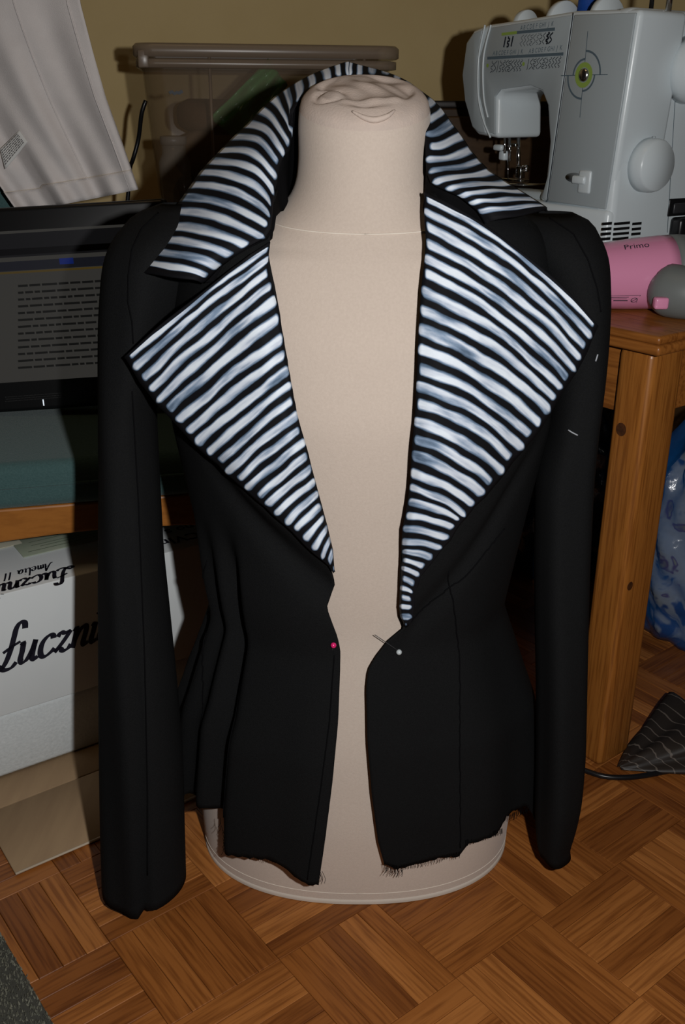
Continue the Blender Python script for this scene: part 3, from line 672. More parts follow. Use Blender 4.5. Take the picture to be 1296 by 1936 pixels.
# stitch chart print
FX = -MU
def flat(name, parts, m, parent=mach):
    V, f = join(parts); o = obj(name, V, f, m, parent, smooth=False)
    return tag(o, kind='stuff') if name in ('chart_letters', 'stitch_symbols', 'chart_dot', 'vent_slots') else o
Of = -.0021
def fpo(px, py): return fp(px, py)+MW*Of
def bar(p, q, wd): 
    a, b = fpo(*p), fpo(*q); A = (np.dot(a-N0, FX), a[2]); B = (np.dot(b-N0, FX), b[2]); o = N0*np.array([1, 1, 0])+MW*Of
    return ribbon([A, B], wd, o, FX, Z3)
flat('chart_bar', [bar((980, 61.5), (1052, 55), .0038), bar((924, 110), (1068, 102), .0038)], M_line)
flat('chart_bar', [bar((951, 65), (980, 61.5), .0038)], M_green)
let = []
for (p, q) in [((986, 57), (1048, 49)), ((934, 105), (990, 101.5)), ((1002, 101), (1064, 94))]:
    for i, ch in enumerate('ABCDEFGHIJK'):
        t = i/10.6; o = fpo(p[0]+(q[0]-p[0])*t, p[1]+(q[1]-p[1])*t); let.append(text_mesh(ch, .0085, o, FX, Z3, .2, 0, .8))
flat('chart_letters', let, M_line)
st = []
def stitch(px, py, h, kind, wd=.0007):
    n = 13; tt = np.linspace(0, 1, n); am = 2.2
    dx = {0: am*np.sign(np.sin(tt*math.pi*6+.1)), 1: am*np.sin(tt*math.pi*5), 2: am*(np.abs((tt*4) % 2-1)*2-1), 3: am*np.where((np.arange(n)//3) % 2, .7, -.7), 4: 0*tt, 5: am*np.cos(tt*math.pi*3)}[kind]
    pts = [fpo(px+d-6*(t-.5)*h/30, py+h*t) for d, t in zip(dx, tt)]
    o = N0*np.array([1, 1, 0])+MW*Of; st.append(ribbon([(np.dot(a-N0, FX), a[2]) for a in pts], wd, o, FX, Z3))
for i in range(9): stitch(989+6.0*i, 66-.62*i, 22, [2, 2, 2, 0, 5, 1, 3, 2, 1][i], .0006 if i < 6 else .0009)
for i, k in enumerate([4, 3, 4]): stitch(957+7*i, 69.5-.7*i, 20, k, .0026)
stitch(1038, 61, 22, 1, .0026); stitch(1044, 61, 22, 5, .002)
for i in range(11): stitch(933+5.4*i, 115-.25*i, 22, [3, 5, 4, 3, 1, 2, 0, 5, 1, 1, 1][i], .0009)
for i in range(11): stitch(1001+5.9*i, 111-.42*i, 21, [4, 5, 0, 2, 5, 0, 3, 1, 2, 2, 1][i], .0009)
flat('stitch_symbols', st, M_dk)
def disc_f(px, py, r, r2=0.0, a0=0, a1=2*math.pi, off=0.0, n=40):
    c = fpo(px, py)+MW*off; V = []; f = []
    for k in range(n+1):
        t = a0+(a1-a0)*k/n
        for rr in (r, r2): V.append(c+rr*math.cos(t)*FX+rr*math.sin(t)*Z3)
    return V, [(2*i, 2*i+1, 2*i+3, 2*i+2) for i in range(n)]
flat('chart_dot', [disc_f(924.5, 124, .0026), disc_f(992.5, 121, .0026)], M_green)
ec = (1107, 142)
em = [disc_f(*ec, .030, .0275, math.pi, 1.5*math.pi, -.0004), disc_f(*ec, .030, .0275, 0, .5*math.pi, -.0004), disc_f(*ec, .0205, .018, .5*math.pi, math.pi, -.0004), disc_f(*ec, .0205, .018, 1.5*math.pi, 2*math.pi, -.0004)]
c = fpo(*ec)
em += [ribbon([(0, -.052), (0, -.014)], .001, c-MW*.0004, FX, Z3), ribbon([(0, .014), (0, .052)], .001, c-MW*.0004, FX, Z3), ribbon([(-.042, 0), (-.014, 0)], .001, c-MW*.0004, FX, Z3), ribbon([(.014, 0), (.042, 0)], .001, c-MW*.0004, FX, Z3)]
emo = flat('emblem', em, M_line); tag(emo, 'round crosshair emblem with green ring')
flat('emblem_ring', [disc_f(*ec, .0155, .0092, 0, 2*math.pi, -.0006)], M_green, emo)
lathe('emblem_button', fpo(*ec), -MW, [(0, .0085), (.002, .008), (.0035, .005), (.004, .0001)], M_steel, emo, 24)
# reverse lever
p = fpo(1093, 338)
o1 = lathe('lever_recess', fpo(1090, 336), -MW, [(-.002, .018), (.0006, .018)], mat('lever_recess_grey', (.20, .23, .25), .5, .3), mach, 28, (.36, 1))
box('reverse_lever', fpo(1094, 340)-Z3*.005-FX*.006-MW*.006, (.024, .010, .011), M_white, mach, (FX, MW, Z3), (.003, 3))
box('reverse_lever', fpo(1107, 366)-FX*.011-MW*.003, (.022, .006, .030), M_white, mach, (FX, MW, Z3), (.004, 3))
c = fpo(1127, 350)
flat('reverse_symbol', [ribbon([(-.003, -.010), (-.003, .006), (-.001, .010), (.002, .010), (.004, .006), (.004, -.004)], .0014, c, FX, Z3), ([c+FX*a+Z3*b for a, b in ((.0005, -.003), (.0075, -.003), (.004, -.010))], [(0, 1, 2)])], M_dk)
# dials that poke out of the top
def topdial(px, py, rr, nm, txt):
    c = atP(px, py, N0+MW*.045, MW); c[2] = zt-rr*.25-.004
    V, f = lathe_mesh(c-MU*.006, MU, [(0, rr*.96), (.001, rr), (.010, rr), (.011, rr*.96)], 32); d = obj('tension_dial', V, f, M_white, mach)
topdial(995, 32, .021, 'a', ''); topdial(1066, 25, .030, 'b', ''); topdial(1150, 10, .030, 'c', '')
for (px, num) in ((1062, '2'), (1150, '7')):
    pass
# spool pins and blue thread spool on top
c = atP(1113, 10, N0+MW*.07, MW); c[2] = zt-.004
lathe('spool_pin', atP(1233, 6, N0+MW*.05, MW)*np.array([1, 1, 0])+Z3*(zt-.006), Z3, [(0, .003), (.05, .003), (.052, .001)], M_blk, mach, 12)
lathe('spool_pin', atP(1266, 6, N0+MW*.07, MW)*np.array([1, 1, 0])+Z3*(zt-.006), Z3, [(0, .004), (.05, .004), (.052, .001)], M_steel, mach, 12)
sp = thing('thread_spool', c+Z3*.004, 'blue spool of thread standing on top of the sewing machine', 'spool')
lathe('thread', c+Z3*.007, Z3, [(0, .010), (.002, .0145), (.030, .0135), (.034, .009)], mat('blue_thread', (.01, .06, .30), .6, .2, bump=(900, .3)), sp, 24)
lathe('spool_core', c+Z3*.004, Z3, [(0, .014), (.003, .014), (.003, .006), (.037, .006), (.037, .013), (.040, .013)], M_white, sp, 20)
# end face: hand wheel, selector dial, vents, switch, plug
def dial(px, py, r, th, name, parent=mach, ins=.45):
    c = ep(px, py)
    d = lathe(name, c+MU*.002, -MU, [(0, r*1.03), (th*.55, r*1.0), (th*.85, r*.97), (th, r*.90), (th+.0005, r*.01)], M_white, parent, 48); return d, c
d, c = dial(1300, 132, .041, .034, 'hand_wheel')
lathe('wheel_cap', c-MU*.034, -MU, [(0, .024), (.003, .023), (.004, .02), (.0042, .001)], M_grey, d, 32)
d, c = dial(1222, 312, .034, .024, 'selector_dial')
box('dial_mark', c-MU*.010+Z3*.0335-MW*.0015, (.004, .003, .003), M_grey, d, (MU, MW, Z3), (.0005, 1))
slots = []
for ry, dxr in ((426, 0), (436, -1), (445.5, -2), (455, -3)):
    for x0, x1 in ((1141, 1157), (1162, 1191), (1196, 1213)):
        a = ep(x0+dxr, ry); b = ep(x1+dxr, ry); ln = np.linalg.norm(b-a); slots.append(box_mesh(a-MU*.0004, MW, MU, Z3, (ln, .002, .0035)))
flat('vent_slots', slots, M_blk)
a = ep(1262, 410); V, f = box_mesh(a-MU*.0015, MW, MU, Z3, (.05, .006, .024)); sw = obj('power_switch', V, f, M_blk, mach, bevel=(.002, 2))
a = ep(1269, 404); V, f = box_mesh(a-MU*.005, MW, MU, Z3, (.03, .004, .014)); obj('rocker', V, f, mat('dark_grey_plastic', (.03, .03, .033), .35, .4), sw, bevel=(.002, 2))
a = ep(1263, 452); V, f = box_mesh(a-MU*.02, MW, MU, Z3, (.06, .022, .03)); obj('power_plug', V, f, M_blk, mach, bevel=(.006, 4))
tube('body_joint', [ep(1286, 30)-MU*.0005, ep(1262, 440)-MU*.0005], .0004, M_line, mach, 4)
# needle bar, presser foot and guides under the head
M_chr = mat('chrome', (.75, .76, .78), .12, .5, 1.0)
def hp(px, py, w): return atP(px, py, N0+MW*w, MW)
nbz = zb+.013
def rod(px, y0, y1, w, r, name, m=M_chr): return tube(name, [hp(px, y0, w), hp(px, y1, w)], r, m, mach, 10)
rod(964, 255, 305, .05, .0026, 'needle_bar'); rod(955, 255, 290, .045, .002, 'thread_guide'); rod(981, 255, 330, .06, .0032, 'presser_bar')
rod(961, 300, 338, .05, .0007, 'needle')
box('needle_clamp', hp(954, 288, .044)-Z3*.012, (.014, .012, .014), M_white, mach, (MU, MW, Z3), (.003, 2))
box('threader_lever', hp(948, 275, .04)-Z3*.008, (.020, .008, .009), M_white, mach, (MU, MW, Z3), (.003, 2))
box('clamp_screw', hp(975, 274, .05)-Z3*.003, (.018, .006, .005), M_chr, mach, (MU, MW, Z3), (.001, 2))
box('presser_foot', hp(985, 345, .05), (.045, .018, .004), M_chr, mach, (MU, MW, Z3), (.001, 2))
lathe('foot_screw', hp(992, 318, .06), MU, [(-.008, .005), (.002, .005), (.004, .003)], M_chr, mach, 14)
box('foot_ankle', hp(984, 338, .056)-Z3*.0, (.012, .010, .018), M_chr, mach, (MU, MW, Z3), (.001, 2))
box('needle_plate', hp(990, 352, .04), (.06, .05, .002), M_chr, mach, (MU, MW, Z3), (.0005, 1))

# ------------------------------------------------------------------ hair dryer lying on the table
DY = 1.25
M_pink = mat('pink_plastic', (.70, .27, .43), .22, .5); M_dgrey = mat('mid_grey_plastic', (.155, .17, .165), .45, .4)
dc = atY(1212, 519, DY); DR = dc[2]-TT; DR = max(.034, min(.042, DR)); dc[2] = TT+DR*1.06+.0005
dry = thing('hair_dryer', dc*np.array([1, 1, 0])+Z3*TT, 'pink and grey folding hair dryer lying on the table corner', 'hair dryer')
ax = np.array([-.97, -.10, -.05]); ax /= np.linalg.norm(ax)      # muzzle points left
pr = [(-.034, DR*1.065), (-.02, DR*1.07), (.02, DR*1.02), (.06, DR*.94), (.10, DR*.87), (.12, DR*.84), (.121, DR*.74), (.10, DR*.72)]
barrel = lathe('barrel', dc, ax, pr, M_pink, dry, 48, label='glossy pink barrel')
lathe('rear_cap', dc, -ax, [(.0335, DR*1.068), (.045, DR*1.07), (.070, DR*1.0), (.087, DR*.86), (.099, DR*.62), (.103, DR*.3), (.104, .001)], M_dgrey, dry, 48, label='grey rear cap')
hp0 = dc-ax*.046+np.array([0, -DR*.55, -.002])
hpts = catmull([atY(1248, 545, DY-.03), atY(1272, 553, DY-.048), atY(1306, 570, DY-.062), atY(1350, 590, DY-.072), atY(1410, 610, DY-.08)], 24)
hr = np.interp(np.linspace(0, 1, 24), [0, .08, .2, .45, .8, .97, 1], [.008, .024, .032, .031, .027, .02, .008])
hpts[:, 2] = np.maximum(hpts[:, 2], TT+hr+.0)
handle = tube('handle', hpts, hr, M_dgrey, dry, 28, label='grey folded handle')
sw = atY(1250, 575, DY-.078); box('switch', sw-np.array([.008, .004, .006]), (.017, .012, .014), M_pink, handle, XYZ, (.003, 3))
tube('hinge_line', catmull([atY(1240, 532, DY-.058), atY(1250, 517, DY-.052), atY(1268, 513, DY-.05), atY(1284, 522, DY-.055)], 16), .0006, mat('pale_joint', (.4, .42, .42), .4, .4), handle, 6)
# brand lettering wrapped on the barrel
def wrap_txt(txt, size, s0, ang, m, name, shear=.0):
    V, f = text_mesh(txt, size, (0, 0, 0), XYZ[0], XYZ[1], shear) if isinstance(txt, str) else txt; n1 = Z3; n2 = np.cross(ax, n1); W = []
    for v in V:
        s = s0-v[0]; t = ang-v[1]/DR; r = np.interp(s, [p[0] for p in pr[:6]], [p[1] for p in pr[:6]])+.0003
        W.append(dc+ax*s+r*(math.cos(t)*n1*1+math.sin(t)*np.array([0, -1.0, 0])*-1*-1))
    obj(name, W, f, m, barrel, smooth=False)
wrap_txt('Primo', .013, .032, .62, M_dk, 'lettering')
RP = lambda pts, w_: ribbon(pts, w_, np.zeros(3), XYZ[0], XYZ[1])
cir = [(.030+.0038*math.cos(t), .0015+.0038*math.sin(t)) for t in np.linspace(0, 2*math.pi, 20)]
plate = join([RP([(-.02, .009), (.036, .009)], .0004), RP([(.036, .009), (.034, -.004)], .0004), RP([(-.02, .0065), (.022, .0065)], .0007), RP([(-.02, .0040), (.020, .0040)], .0006), RP([(.004, .0008), (.022, .0008)], .0016), RP(cir, .0009), RP([(.027, -.001), (.033, .004)], .0009)])
wrap_txt(plate, 0, .045, 2.25, M_dk, 'rating_plate')

# ------------------------------------------------------------------ carton, packing block, leaflet
M_cart = mat('white_carton', (.78, .82, .83), .55, .25, var=(14, (.74, .78, .79), .3)); M_foam = mat('polystyrene', (.70, .74, .75), .85, .15, var=(260, (.60, .64, .65), .25), bump=(240, .35))
BA = np.array([.828, .56, 0]); BN = np.array([-.56, .828, 0])
b0 = atZ(0, 1480, 0); b0 = b0-BA*.13
FH = .100; CH = .274-FH; BLn = .50; BD = .27
foam = box('packing_block', b0+BA*.004+BN*.003+Z3*.0046, (BLn-.01, BD-.006, FH-.0046), M_foam, None, (BA, BN, Z3), (.006, 2), origin=b0)
tag(foam, 'white polystyrene packing block on the floor under the carton', 'packing block')
cart = thing('carton', b0+Z3*FH, 'white cardboard carton with black script lettering on the polystyrene block', 'box')
co = b0+Z3*(FH+.0005)
box('carton_body', co, (BLn, BD, CH), M_cart, cart, (BA, BN, Z3), (.0015, 2))
M_ink = mat('black_ink', (.012, .012, .022), .5, .3)
def script(word, h, o, ex, ey, wd, slant=.38, hs=.62):
    G = {'L': ([[(.62, .86), (.58, 1.0), (.46, 1.04), (.38, .92), (.36, .7), (.33, .4), (.26, .12), (.14, -.04), (-.02, -.06), (-.10, .02), (-.02, .10), (.10, .04), (.26, -.06), (.44, -.05), (.55, .06)], [(.14, .38), (.34, .48), (.56, .56)]], .60),
         'u': ([[(.02, .44), (.05, .5), (.06, .3), (.05, .1), (.12, 0), (.24, .06), (.34, .28), (.38, .5)], [(.38, .5), (.36, .25), (.37, .06), (.45, 0), (.52, .06)]], .52),
         'c': ([[(.36, .40), (.32, .49), (.2, .5), (.08, .38), (.05, .2), (.10, .04), (.22, -.01), (.36, .06), (.44, .14)]], .44),
         'z': ([[(.04, .40), (.10, .49), (.24, .46), (.38, .49)], [(.38, .49), (.22, .24), (.03, .02)], [(.03, .02), (.14, .08), (.28, 0), (.40, .03), (.46, .12)]], .48),
         'n': ([[(.02, .42), (.06, .5), (.07, .3), (.05, 0)], [(.06, .16), (.14, .38), (.26, .5), (.34, .46), (.35, .3), (.33, .1), (.38, 0), (.48, .06)]], .50),
         'i': ([[(.03, .42), (.08, .5), (.08, .3), (.06, .1), (.12, 0), (.22, .06)], [(.11, .70), (.13, .73)]], .24),
         'k': ([[(.02, .9), (.07, 1.0), (.07, .5), (.04, 0)], [(.06, .2), (.18, .42), (.3, .5), (.34, .42), (.24, .28), (.1, .24)], [(.14, .26), (.26, .08), (.36, 0), (.46, .06)]], .46),
         'A': ([[(-.05, .05), (.05, 0), (.2, .3), (.42, .95)], [(.42, .95), (.44, .5), (.44, 0)], [(.16, .34), (.46, .36)]], .56), 'm': ([[(.03, .5), (.04, 0)], [(.05, .3), (.14, .5), (.2, .4), (.2, 0)], [(.21, .3), (.32, .5), (.38, .4), (.38, .05), (.44, 0)]], .5),
         'e': ([[(.05, .24), (.3, .3), (.26, .48), (.14, .48), (.05, .3), (.08, .05), (.2, 0), (.34, .1)]], .38), 'l': ([[(.1, 1.0), (.06, .5), (.06, .1), (.14, 0), (.22, .06)]], .26), 'a': ([[(.3, .45), (.16, .5), (.05, .3), (.08, .03), (.2, .04), (.32, .45)], [(.32, .45), (.32, .1), (.42, 0)]], .46), 'I': ([[(.2, .95), (.14, .5), (.1, 0)]], .3), ' ': ([], .3)}
    parts = []; x = 0
    for ch in word:
        st_, adv = G[ch]
        for s in st_:
            q = catmull(s, max(8, 5*len(s))) if len(s) > 2 else np.array(s, float); q = q.copy(); q[:, 0] += x; q[:, 0] *= hs; q[:, 0] += q[:, 1]*slant*.8; q *= h
            T = np.gradient(q, axis=0); ang = np.arctan2(T[:, 1], T[:, 0]); w_ = wd*(.55+.75*np.abs(np.sin(ang-.35)))
            parts.append(ribbon(q, w_, o, ex, ey))
        x += adv
    return parts
fo = co-BN*.0006
p = atP(-10, 1268, fo, BN)
V, f = join(script('Luczniik'.replace('ii', 'i'), .056, p, BA, Z3, .0064, hs=.88)); obj('front_lettering', V, f, M_ink, cart, smooth=False, label='black script word on the carton front')
tz = co[2]+CH+.0006
p = atZ(133, 1072, tz); tx = -BA; ty = -BN
V, f = join(script('Lucznik', .040, p, tx, ty, .0046, hs=.84)); obj('lid_lettering', V, f, M_ink, cart, smooth=False, label='upside-down script word on the carton lid')
p = atZ(98, 1063, tz); V, f = join(script('Amelia II', .023, p, tx, ty, .0020, hs=.86)); obj('lid_lettering', V, f, M_ink, cart, smooth=False)
parts = []
for txt, px, py, sz in (('no s', 362, 990, .026), ('CVIn', 372, 1005, .030)):
    parts.append(text_mesh(txt, sz, atZ(px, py, tz), tx, ty, 0, .0006))
V, f = join(parts); obj('lid_print', V, f, M_ink, cart, smooth=False)
# leaflet and colour strip lying on the carton
c0 = atZ(45, 1055, tz); 
lf = box('leaflet', c0+Z3*.0004, (.20, .085, .0012), mat('pale_green_paper', (.30, .36, .27), .6, .2, var=(30, (.36, .38, .30), .2)), None, (BA, BN, Z3), (.0003, 1), origin=c0)
tag(lf, 'pale green printed leaflet on the carton lid under the chair', 'leaflet')
M_lp = mat('leaflet_print', (.16, .2, .14), .6, .2)
parts = []
for yy, x0, x1 in ((.012, .01, .19), (.022, .03, .12), (.030, .02, .10), (.042, .02, .17)):
    parts.append(ribbon([(x0, yy), (x1, yy)], .0016, c0+Z3*.0018, BA, BN))
V, f = join(parts); obj('printed_lines', V, f, M_lp, lf, smooth=False)
c1 = atZ(-20, 1032, tz)
le2 = box('booklet', c1-BN*.02+Z3*.0004-BA*.06, (.10, .08, .0015), mat('cream_paper', (.5, .48, .38), .6, .2), None, (BA, BN, Z3), (.0004, 1), origin=c1)
tag(le2, 'cream paper sheet beside the green leaflet on the carton', 'paper')
c2 = c0+BN*.086-BA*.08
strip = thing('thread_chart', c2+Z3*.0004, 'card strip of many coloured bands at the back of the carton lid', 'colour chart')
cols = [(.02, .02, .02), (.5, .5, .52), (.3, .02, .03), (.02, .02, .02), (.3, .05, .08), (.02, .12, .04), (.03, .02, .02), (.4, .36, .03), (.02, .02, .02), (.04, .04, .05), (.05, .1, .3), (.02, .02, .06)]
for i, c in enumerate(cols*2):
    box('colour_band', c2+BA*.0155*i+Z3*.0006, (.0150, .035, .004), mat('band_%d' % (i % 12), c, .5, .2), strip, (BA, BN, Z3), (.0006, 1))

# ------------------------------------------------------------------ cardboard sheet and rug on the floor
M_card = mat('brown_cardboard', (.36, .25, .145), .8, .15, var=(60, (.29, .195, .115), .3), bump=(90, .2), stretch=(1, .15, 1))
q = [atZ(30, 1656, .0), atZ(400, 1497, .0), atZ(330, 1400, 0), atZ(-90, 1470, 0)]
ca = q[1]-q[0]; cl = np.linalg.norm(ca[:2]); CA = np.array([ca[0], ca[1], 0])/cl; CN = np.array([-CA[1], CA[0], 0])
card = thing('cardboard_sheet', q[0], 'flattened brown corrugated cardboard sheet on the floor beside the left sleeve', 'cardboard')
box('sheet', q[0]+Z3*.0008, (cl, .125, .0035), M_card, card, (CA, CN, Z3), (.0008, 1))
tube('cut_edge', [q[0]+Z3*.0030, q[0]+CA*cl+Z3*.0030], .0016, mat('cardboard_cut_edge', (.5, .42, .32), .8, .1), card, 6)
box('flap', q[0]+CN*.1265+Z3*.0008-CA*.05, (cl+.02, .075, .0035), M_card, card, (CA, CN, Z3), (.0008, 1))
M_rug = mat('grey_green_carpet', (.17, .175, .14), .95, .05, var=(120, (.27, .26, .20), .25), bump=(700, 1.0))
r0 = atZ(-8, 1752, 0); r1 = atZ(104, 1945, 0); rd = (r1-r0)/np.linalg.norm(r1-r0); rn = np.array([rd[1], -rd[0], 0]); 
if rn[0] > 0: rn = -rn
rug = thing('rug', r0, 'grey-green short pile rug, its edge in the lower left corner', 'rug')
box('backing', r0-rd*.35+Z3*.0008, (.9, .6, .004), mat('rug_backing', (.07, .07, .06), .9, .1), rug, (rd, rn, Z3), (.001, 1))
# pile: tens of short tufts, uncountable
random.seed(3); V = []; f = []
for k in range(9000):
    a = random.random()*.42-.05; b = random.random()*.16
    p = r0+rd*a+rn*b+Z3*.0046; h = random.uniform(.003, .006); t = random.uniform(0, 6.28); dx = np.array([math.cos(t), math.sin(t), 0])*.0011; le = np.array([random.uniform(-.002, .002), random.uniform(-.002, .002), h])
    i = len(V); V += [p-dx, p+dx, p+le]; f.append((i, i+1, i+2))
tag(obj('pile', V, f, M_rug, rug, smooth=False), kind='stuff')

# ------------------------------------------------------------------ chair, cushion, monitor, shirt
M_teal = mat('teal_upholstery', (.050, .105, .105), .9, .1, var=(400, (.075, .14, .14), .3), bump=(500, .5), sheen=.2)
M_orange = wood('orange_beech', (.36, .13, .025), (.42, .16, .03), (.46, .19, .04), ring=30, rough=.4, spec=.3, axis='X', coord='Object', lines=.3)
CA_ = math.radians(14); CU = np.array([math.cos(CA_), math.sin(CA_), 0]); CV = np.array([-CU[1], CU[0], 0])
c0 = atY(-330, 990, 1.10); c0 = np.array([c0[0], c0[1], 0])
chair = thing('upholstered_chair', c0, 'teal upholstered chair with orange wooden frame, monitor standing on its seat', 'chair')
ZS = float(atY(80, 935, 1.2)[2]); 
box('seat_cushion', c0+Z3*ZS-CV*.012, (.64, .38, .062), M_teal, chair, (CU, CV, Z3), (.016, 5))
box('cushion_piping', c0+Z3*(ZS+.030)-CV*.0135-CU*.002, (.644, .384, .004), M_teal, chair, (CU, CV, Z3), (.0018, 2))
# front rail: bottom edge rises to the right
ra = [0, .62]; V = []
for t in np.linspace(0, 1, 13):
    zb_ = ZS-.070+.028*math.sin(t*math.pi)
    for dy in (0, .025): V += [c0+CU*.64*t+CV*dy+Z3*(ZS-.001), c0+CU*.64*t+CV*dy+Z3*zb_]
f = []
for i in range(12):
    a = i*4; b = a+4; f += [(a, a+1, b+1, b), (a+2, b+2, b+3, a+3), (a, b, b+2, a+2), (a+1, a+3, b+3, b+1)]
f += [(0, 2, 3, 1), (48, 49, 51, 50)]
obj('front_rail', V, f, M_orange, chair, smooth=False, bevel=(.003, 2))
for (a, b) in ((.0, .0), (.595, .0), (.0, .32), (.595, .32)):
    box('leg', c0+CU*a+CV*b, (.045, .045, ZS-.002), M_orange, chair, (CU, CV, Z3), (.005, 2))
box('backrest', c0+CV*.388+CU*.02+Z3*(ZS+.05), (.285, .05, .545), M_teal, chair, (CU, CV, Z3), (.025, 5))

M_mon = mat('monitor_black', (.006, .006, .0065), .35, .35); M_scr = mat('lcd_screen', (.012, .012, .012), .25, .4, emit=((.9, .86, .78), .030))
mb = atY(90, 778, 1.345); zc = ZS+.062
mb[2] = zc+.001
ir = math.radians(3.2); ur = np.array([math.cos(.06), math.sin(.06), 0]); uz = np.array([0, .10, 1.0]); uz /= np.linalg.norm(uz)
MX = math.cos(ir)*ur+math.sin(ir)*uz; MX /= np.linalg.norm(MX); nrm = np.cross(MX, uz); nrm /= np.linalg.norm(nrm); MY = np.cross(nrm, MX); 
MNf = np.cross(MX, MY)        # points to the viewer
MNf = MNf if MNf[1] < 0 else -MNf
mon = thing('monitor', mb, 'black flat monitor showing a dim text document, standing on the teal seat', 'monitor')
def mp(px, py, d=0.0): return atP(px, py, mb+MNf*d, MNf)
TL = mp(-40, 399); BR = mp(345, 762); 
def ml(P): return float(np.dot(P-mb, MX)), float(np.dot(P-mb, MY))
x1, y0 = ml(mp(352, 770)); x0 = x1-.47; _, y1 = ml(mp(170, 383)); y0 = ml(mp(90, 775))[1]
box('casing', mb+MX*x0+MY*y0-MNf*.040, (x1-x0, y1-y0, .038), M_mon, mon, (MX, MY, MNf), (.006, 3))
def mrect(xa, ya, xb, yb, d): return [mb+MX*a+MY*b+MNf*d for a, b in ((xa, ya), (xb, ya), (xb, yb), (xa, yb))], [(0, 1, 2, 3)]
sx0, sx1 = x0+.022, x1-.022; sy1 = ml(mp(100, 432))[1]; sy0 = ml(mp(100, 718))[1]
V, f = mrect(sx0, sy0, sx1, sy1, -.0012); scr = obj('screen', V, f, M_scr, mon, smooth=False)
for nm, pa, pb, c, e in (('title_bar', 437, 482, (.35, .35, .38), .012), ('menu_bar', 490, 508, (.30, .32, .45), .022), ('yellow_ribbon', 509, 513, (.9, .6, .15), .05), ('black_band', 466, 478, (.01, .01, .01), 0.0)):
    ya = ml(mp(100, pb))[1]; yb = ml(mp(100, pa))[1]; V, f = mrect(sx0, ya, sx1, yb, -.0009 if nm != 'black_band' else -.0007)
    obj(nm, V, f, mat('screen_'+nm, (.01, .01, .012), .3, .3, emit=(c, e)), scr, smooth=False)
a, b = ml(mp(113, 500)), ml(mp(138, 487)); V, f = mrect(a[0], a[1], b[0], b[1], -.0006); obj('blue_button', V, f, mat('screen_blue', (.01, .01, .03), .3, .3, emit=((.05, .12, .8), .09)), scr, smooth=False)
M_tx = mat('screen_text', (.006, .006, .006), .3, .3, emit=((.5, .5, .48), .010)); parts = []
random.seed(11)
for i in range(13):
    py = 541+12.9*i; x, yv = ml(mp(34, py)); xe = sx1-.03
    while x < xe:
        wl = random.uniform(.006, .022); parts.append(mrect(x, yv-.0014, min(x+wl, xe), yv+.0016, -.0005)); x += wl+.0022
V, f = join(parts); obj('document_text', V, f, M_tx, scr, smooth=False)
holes = []
for i in range(70):
    for j in range(3):
        px = 10+i*2.6+(j % 2)*1.3; a = ml(mp(px, 752+j*4-.075*px)); holes.append(mrect(a[0]-.0005, a[1]-.0005, a[0]+.0005, a[1]+.0005, -.0013))
V, f = join(holes); tag(obj('speaker_holes', V, f, mat('speaker_grey', (.03, .03, .03), .5, .3), mon, smooth=False), kind='stuff')
a = ml(mp(82, 762)); V, f = mrect(a[0]-.0008, a[1]-.004, a[0]+.0008, a[1]+.005, -.0008); obj('status_light', V, f, mat('led_white', (.5, .5, .5), .3, .3, emit=((.8, .9, 1), .8)), mon, smooth=False)

# white shirt hung over the chair back
M_shirt = mat('white_cotton', (.70, .66, .645), .85, .1, var=(40, (.64, .60, .585), .3), bump=(700, .25))
SY = 1.47
top = [(-230, -90), (-150, -80), (-60, -80), (40, -80), (110, -80), (140, -60)]
rt = [(140, -60), (152, 0), (175, 100), (200, 190), (232, 290), (262, 352)]
nv, nu = 60, 60; P = np.zeros((nv, nu, 3))
for i in range(nv):
    v = i/(nv-1); xr = np.interp(v, np.linspace(0, 1, 6), [q[0] for q in rt]); yr = -80+(358+80)*v
    for j in range(nu):
        u = j/(nu-1); xl = -230+268*v**1.3; px = xl+(xr-xl)*u; hem = 398-40*u**1.2+(6 if u < .3 else 0); py = -80+(hem+80)*v
        y = SY+.05*(1-v)*0-.012*np.sin(u*13+v*2.5)*(.35+.65*v)-.006*np.sin(u*31-v*4)*v+.02*(1-u)
        P[i, j] = atY(px, py, y)
# the top of the shirt is thrown over the chair back
zt_ = float(P[0, :, 2].min()); P[0:6, :, 2] = P[0:6, :, 2]*.5+np.maximum(P[0:6, :, 2], zt_)*.5
over = []
for dy, dz_ in ((.160, -.05), (.158, -.025), (.152, -.008), (.125, .006), (.085, .010), (.045, .008), (.015, .004)):
    q_ = P[0].copy(); q_[:, 1] += dy; q_[:, 2] += dz_; q_[:, 0] -= .07*min(1, dy/.1); over.append(q_)
Pc = np.concatenate([np.array(over), P]); 
shirt = thing('white_shirt', atY(60, 385, SY), 'white cotton shirt with care label hanging over the chair back', 'shirt')
grid('cloth', Pc, M_shirt, shirt, solid=.0012)
Hm = P[-6:].copy(); Hm[:, :, 1] -= .0022; grid('hem_band', Hm, M_shirt, shirt, solid=.0012)
tube('hem_stitching', Hm[0]-np.array([0, .0016, 0]), .0006, M_stitch, shirt, 5)
tube('side_seam', P[:, -5]-np.array([0, .0012, 0]), .0012, M_shirt, shirt, 6)
tube('side_seam', P[:, 38]-np.array([0, .0012, 0]), .0010, M_shirt, shirt, 6)
M_lab = mat('label_white', (.70, .70, .68), .7, .1)
lq = [atY(0, 282, SY+.006), atY(36, 246, SY+.006), atY(52, 268, SY+.004), atY(10, 320, SY+.004)]
def lab(u, v): return lq[0]*(1-u)*(1-v)+lq[1]*u*(1-v)+lq[2]*u*v+lq[3]*(1-u)*v
LP = np.array([[lab(u, v)+np.array([0, .004*math.sin(u*3), 0]) for u in np.linspace(0, 1, 8)] for v in np.linspace(0, 1, 8)])
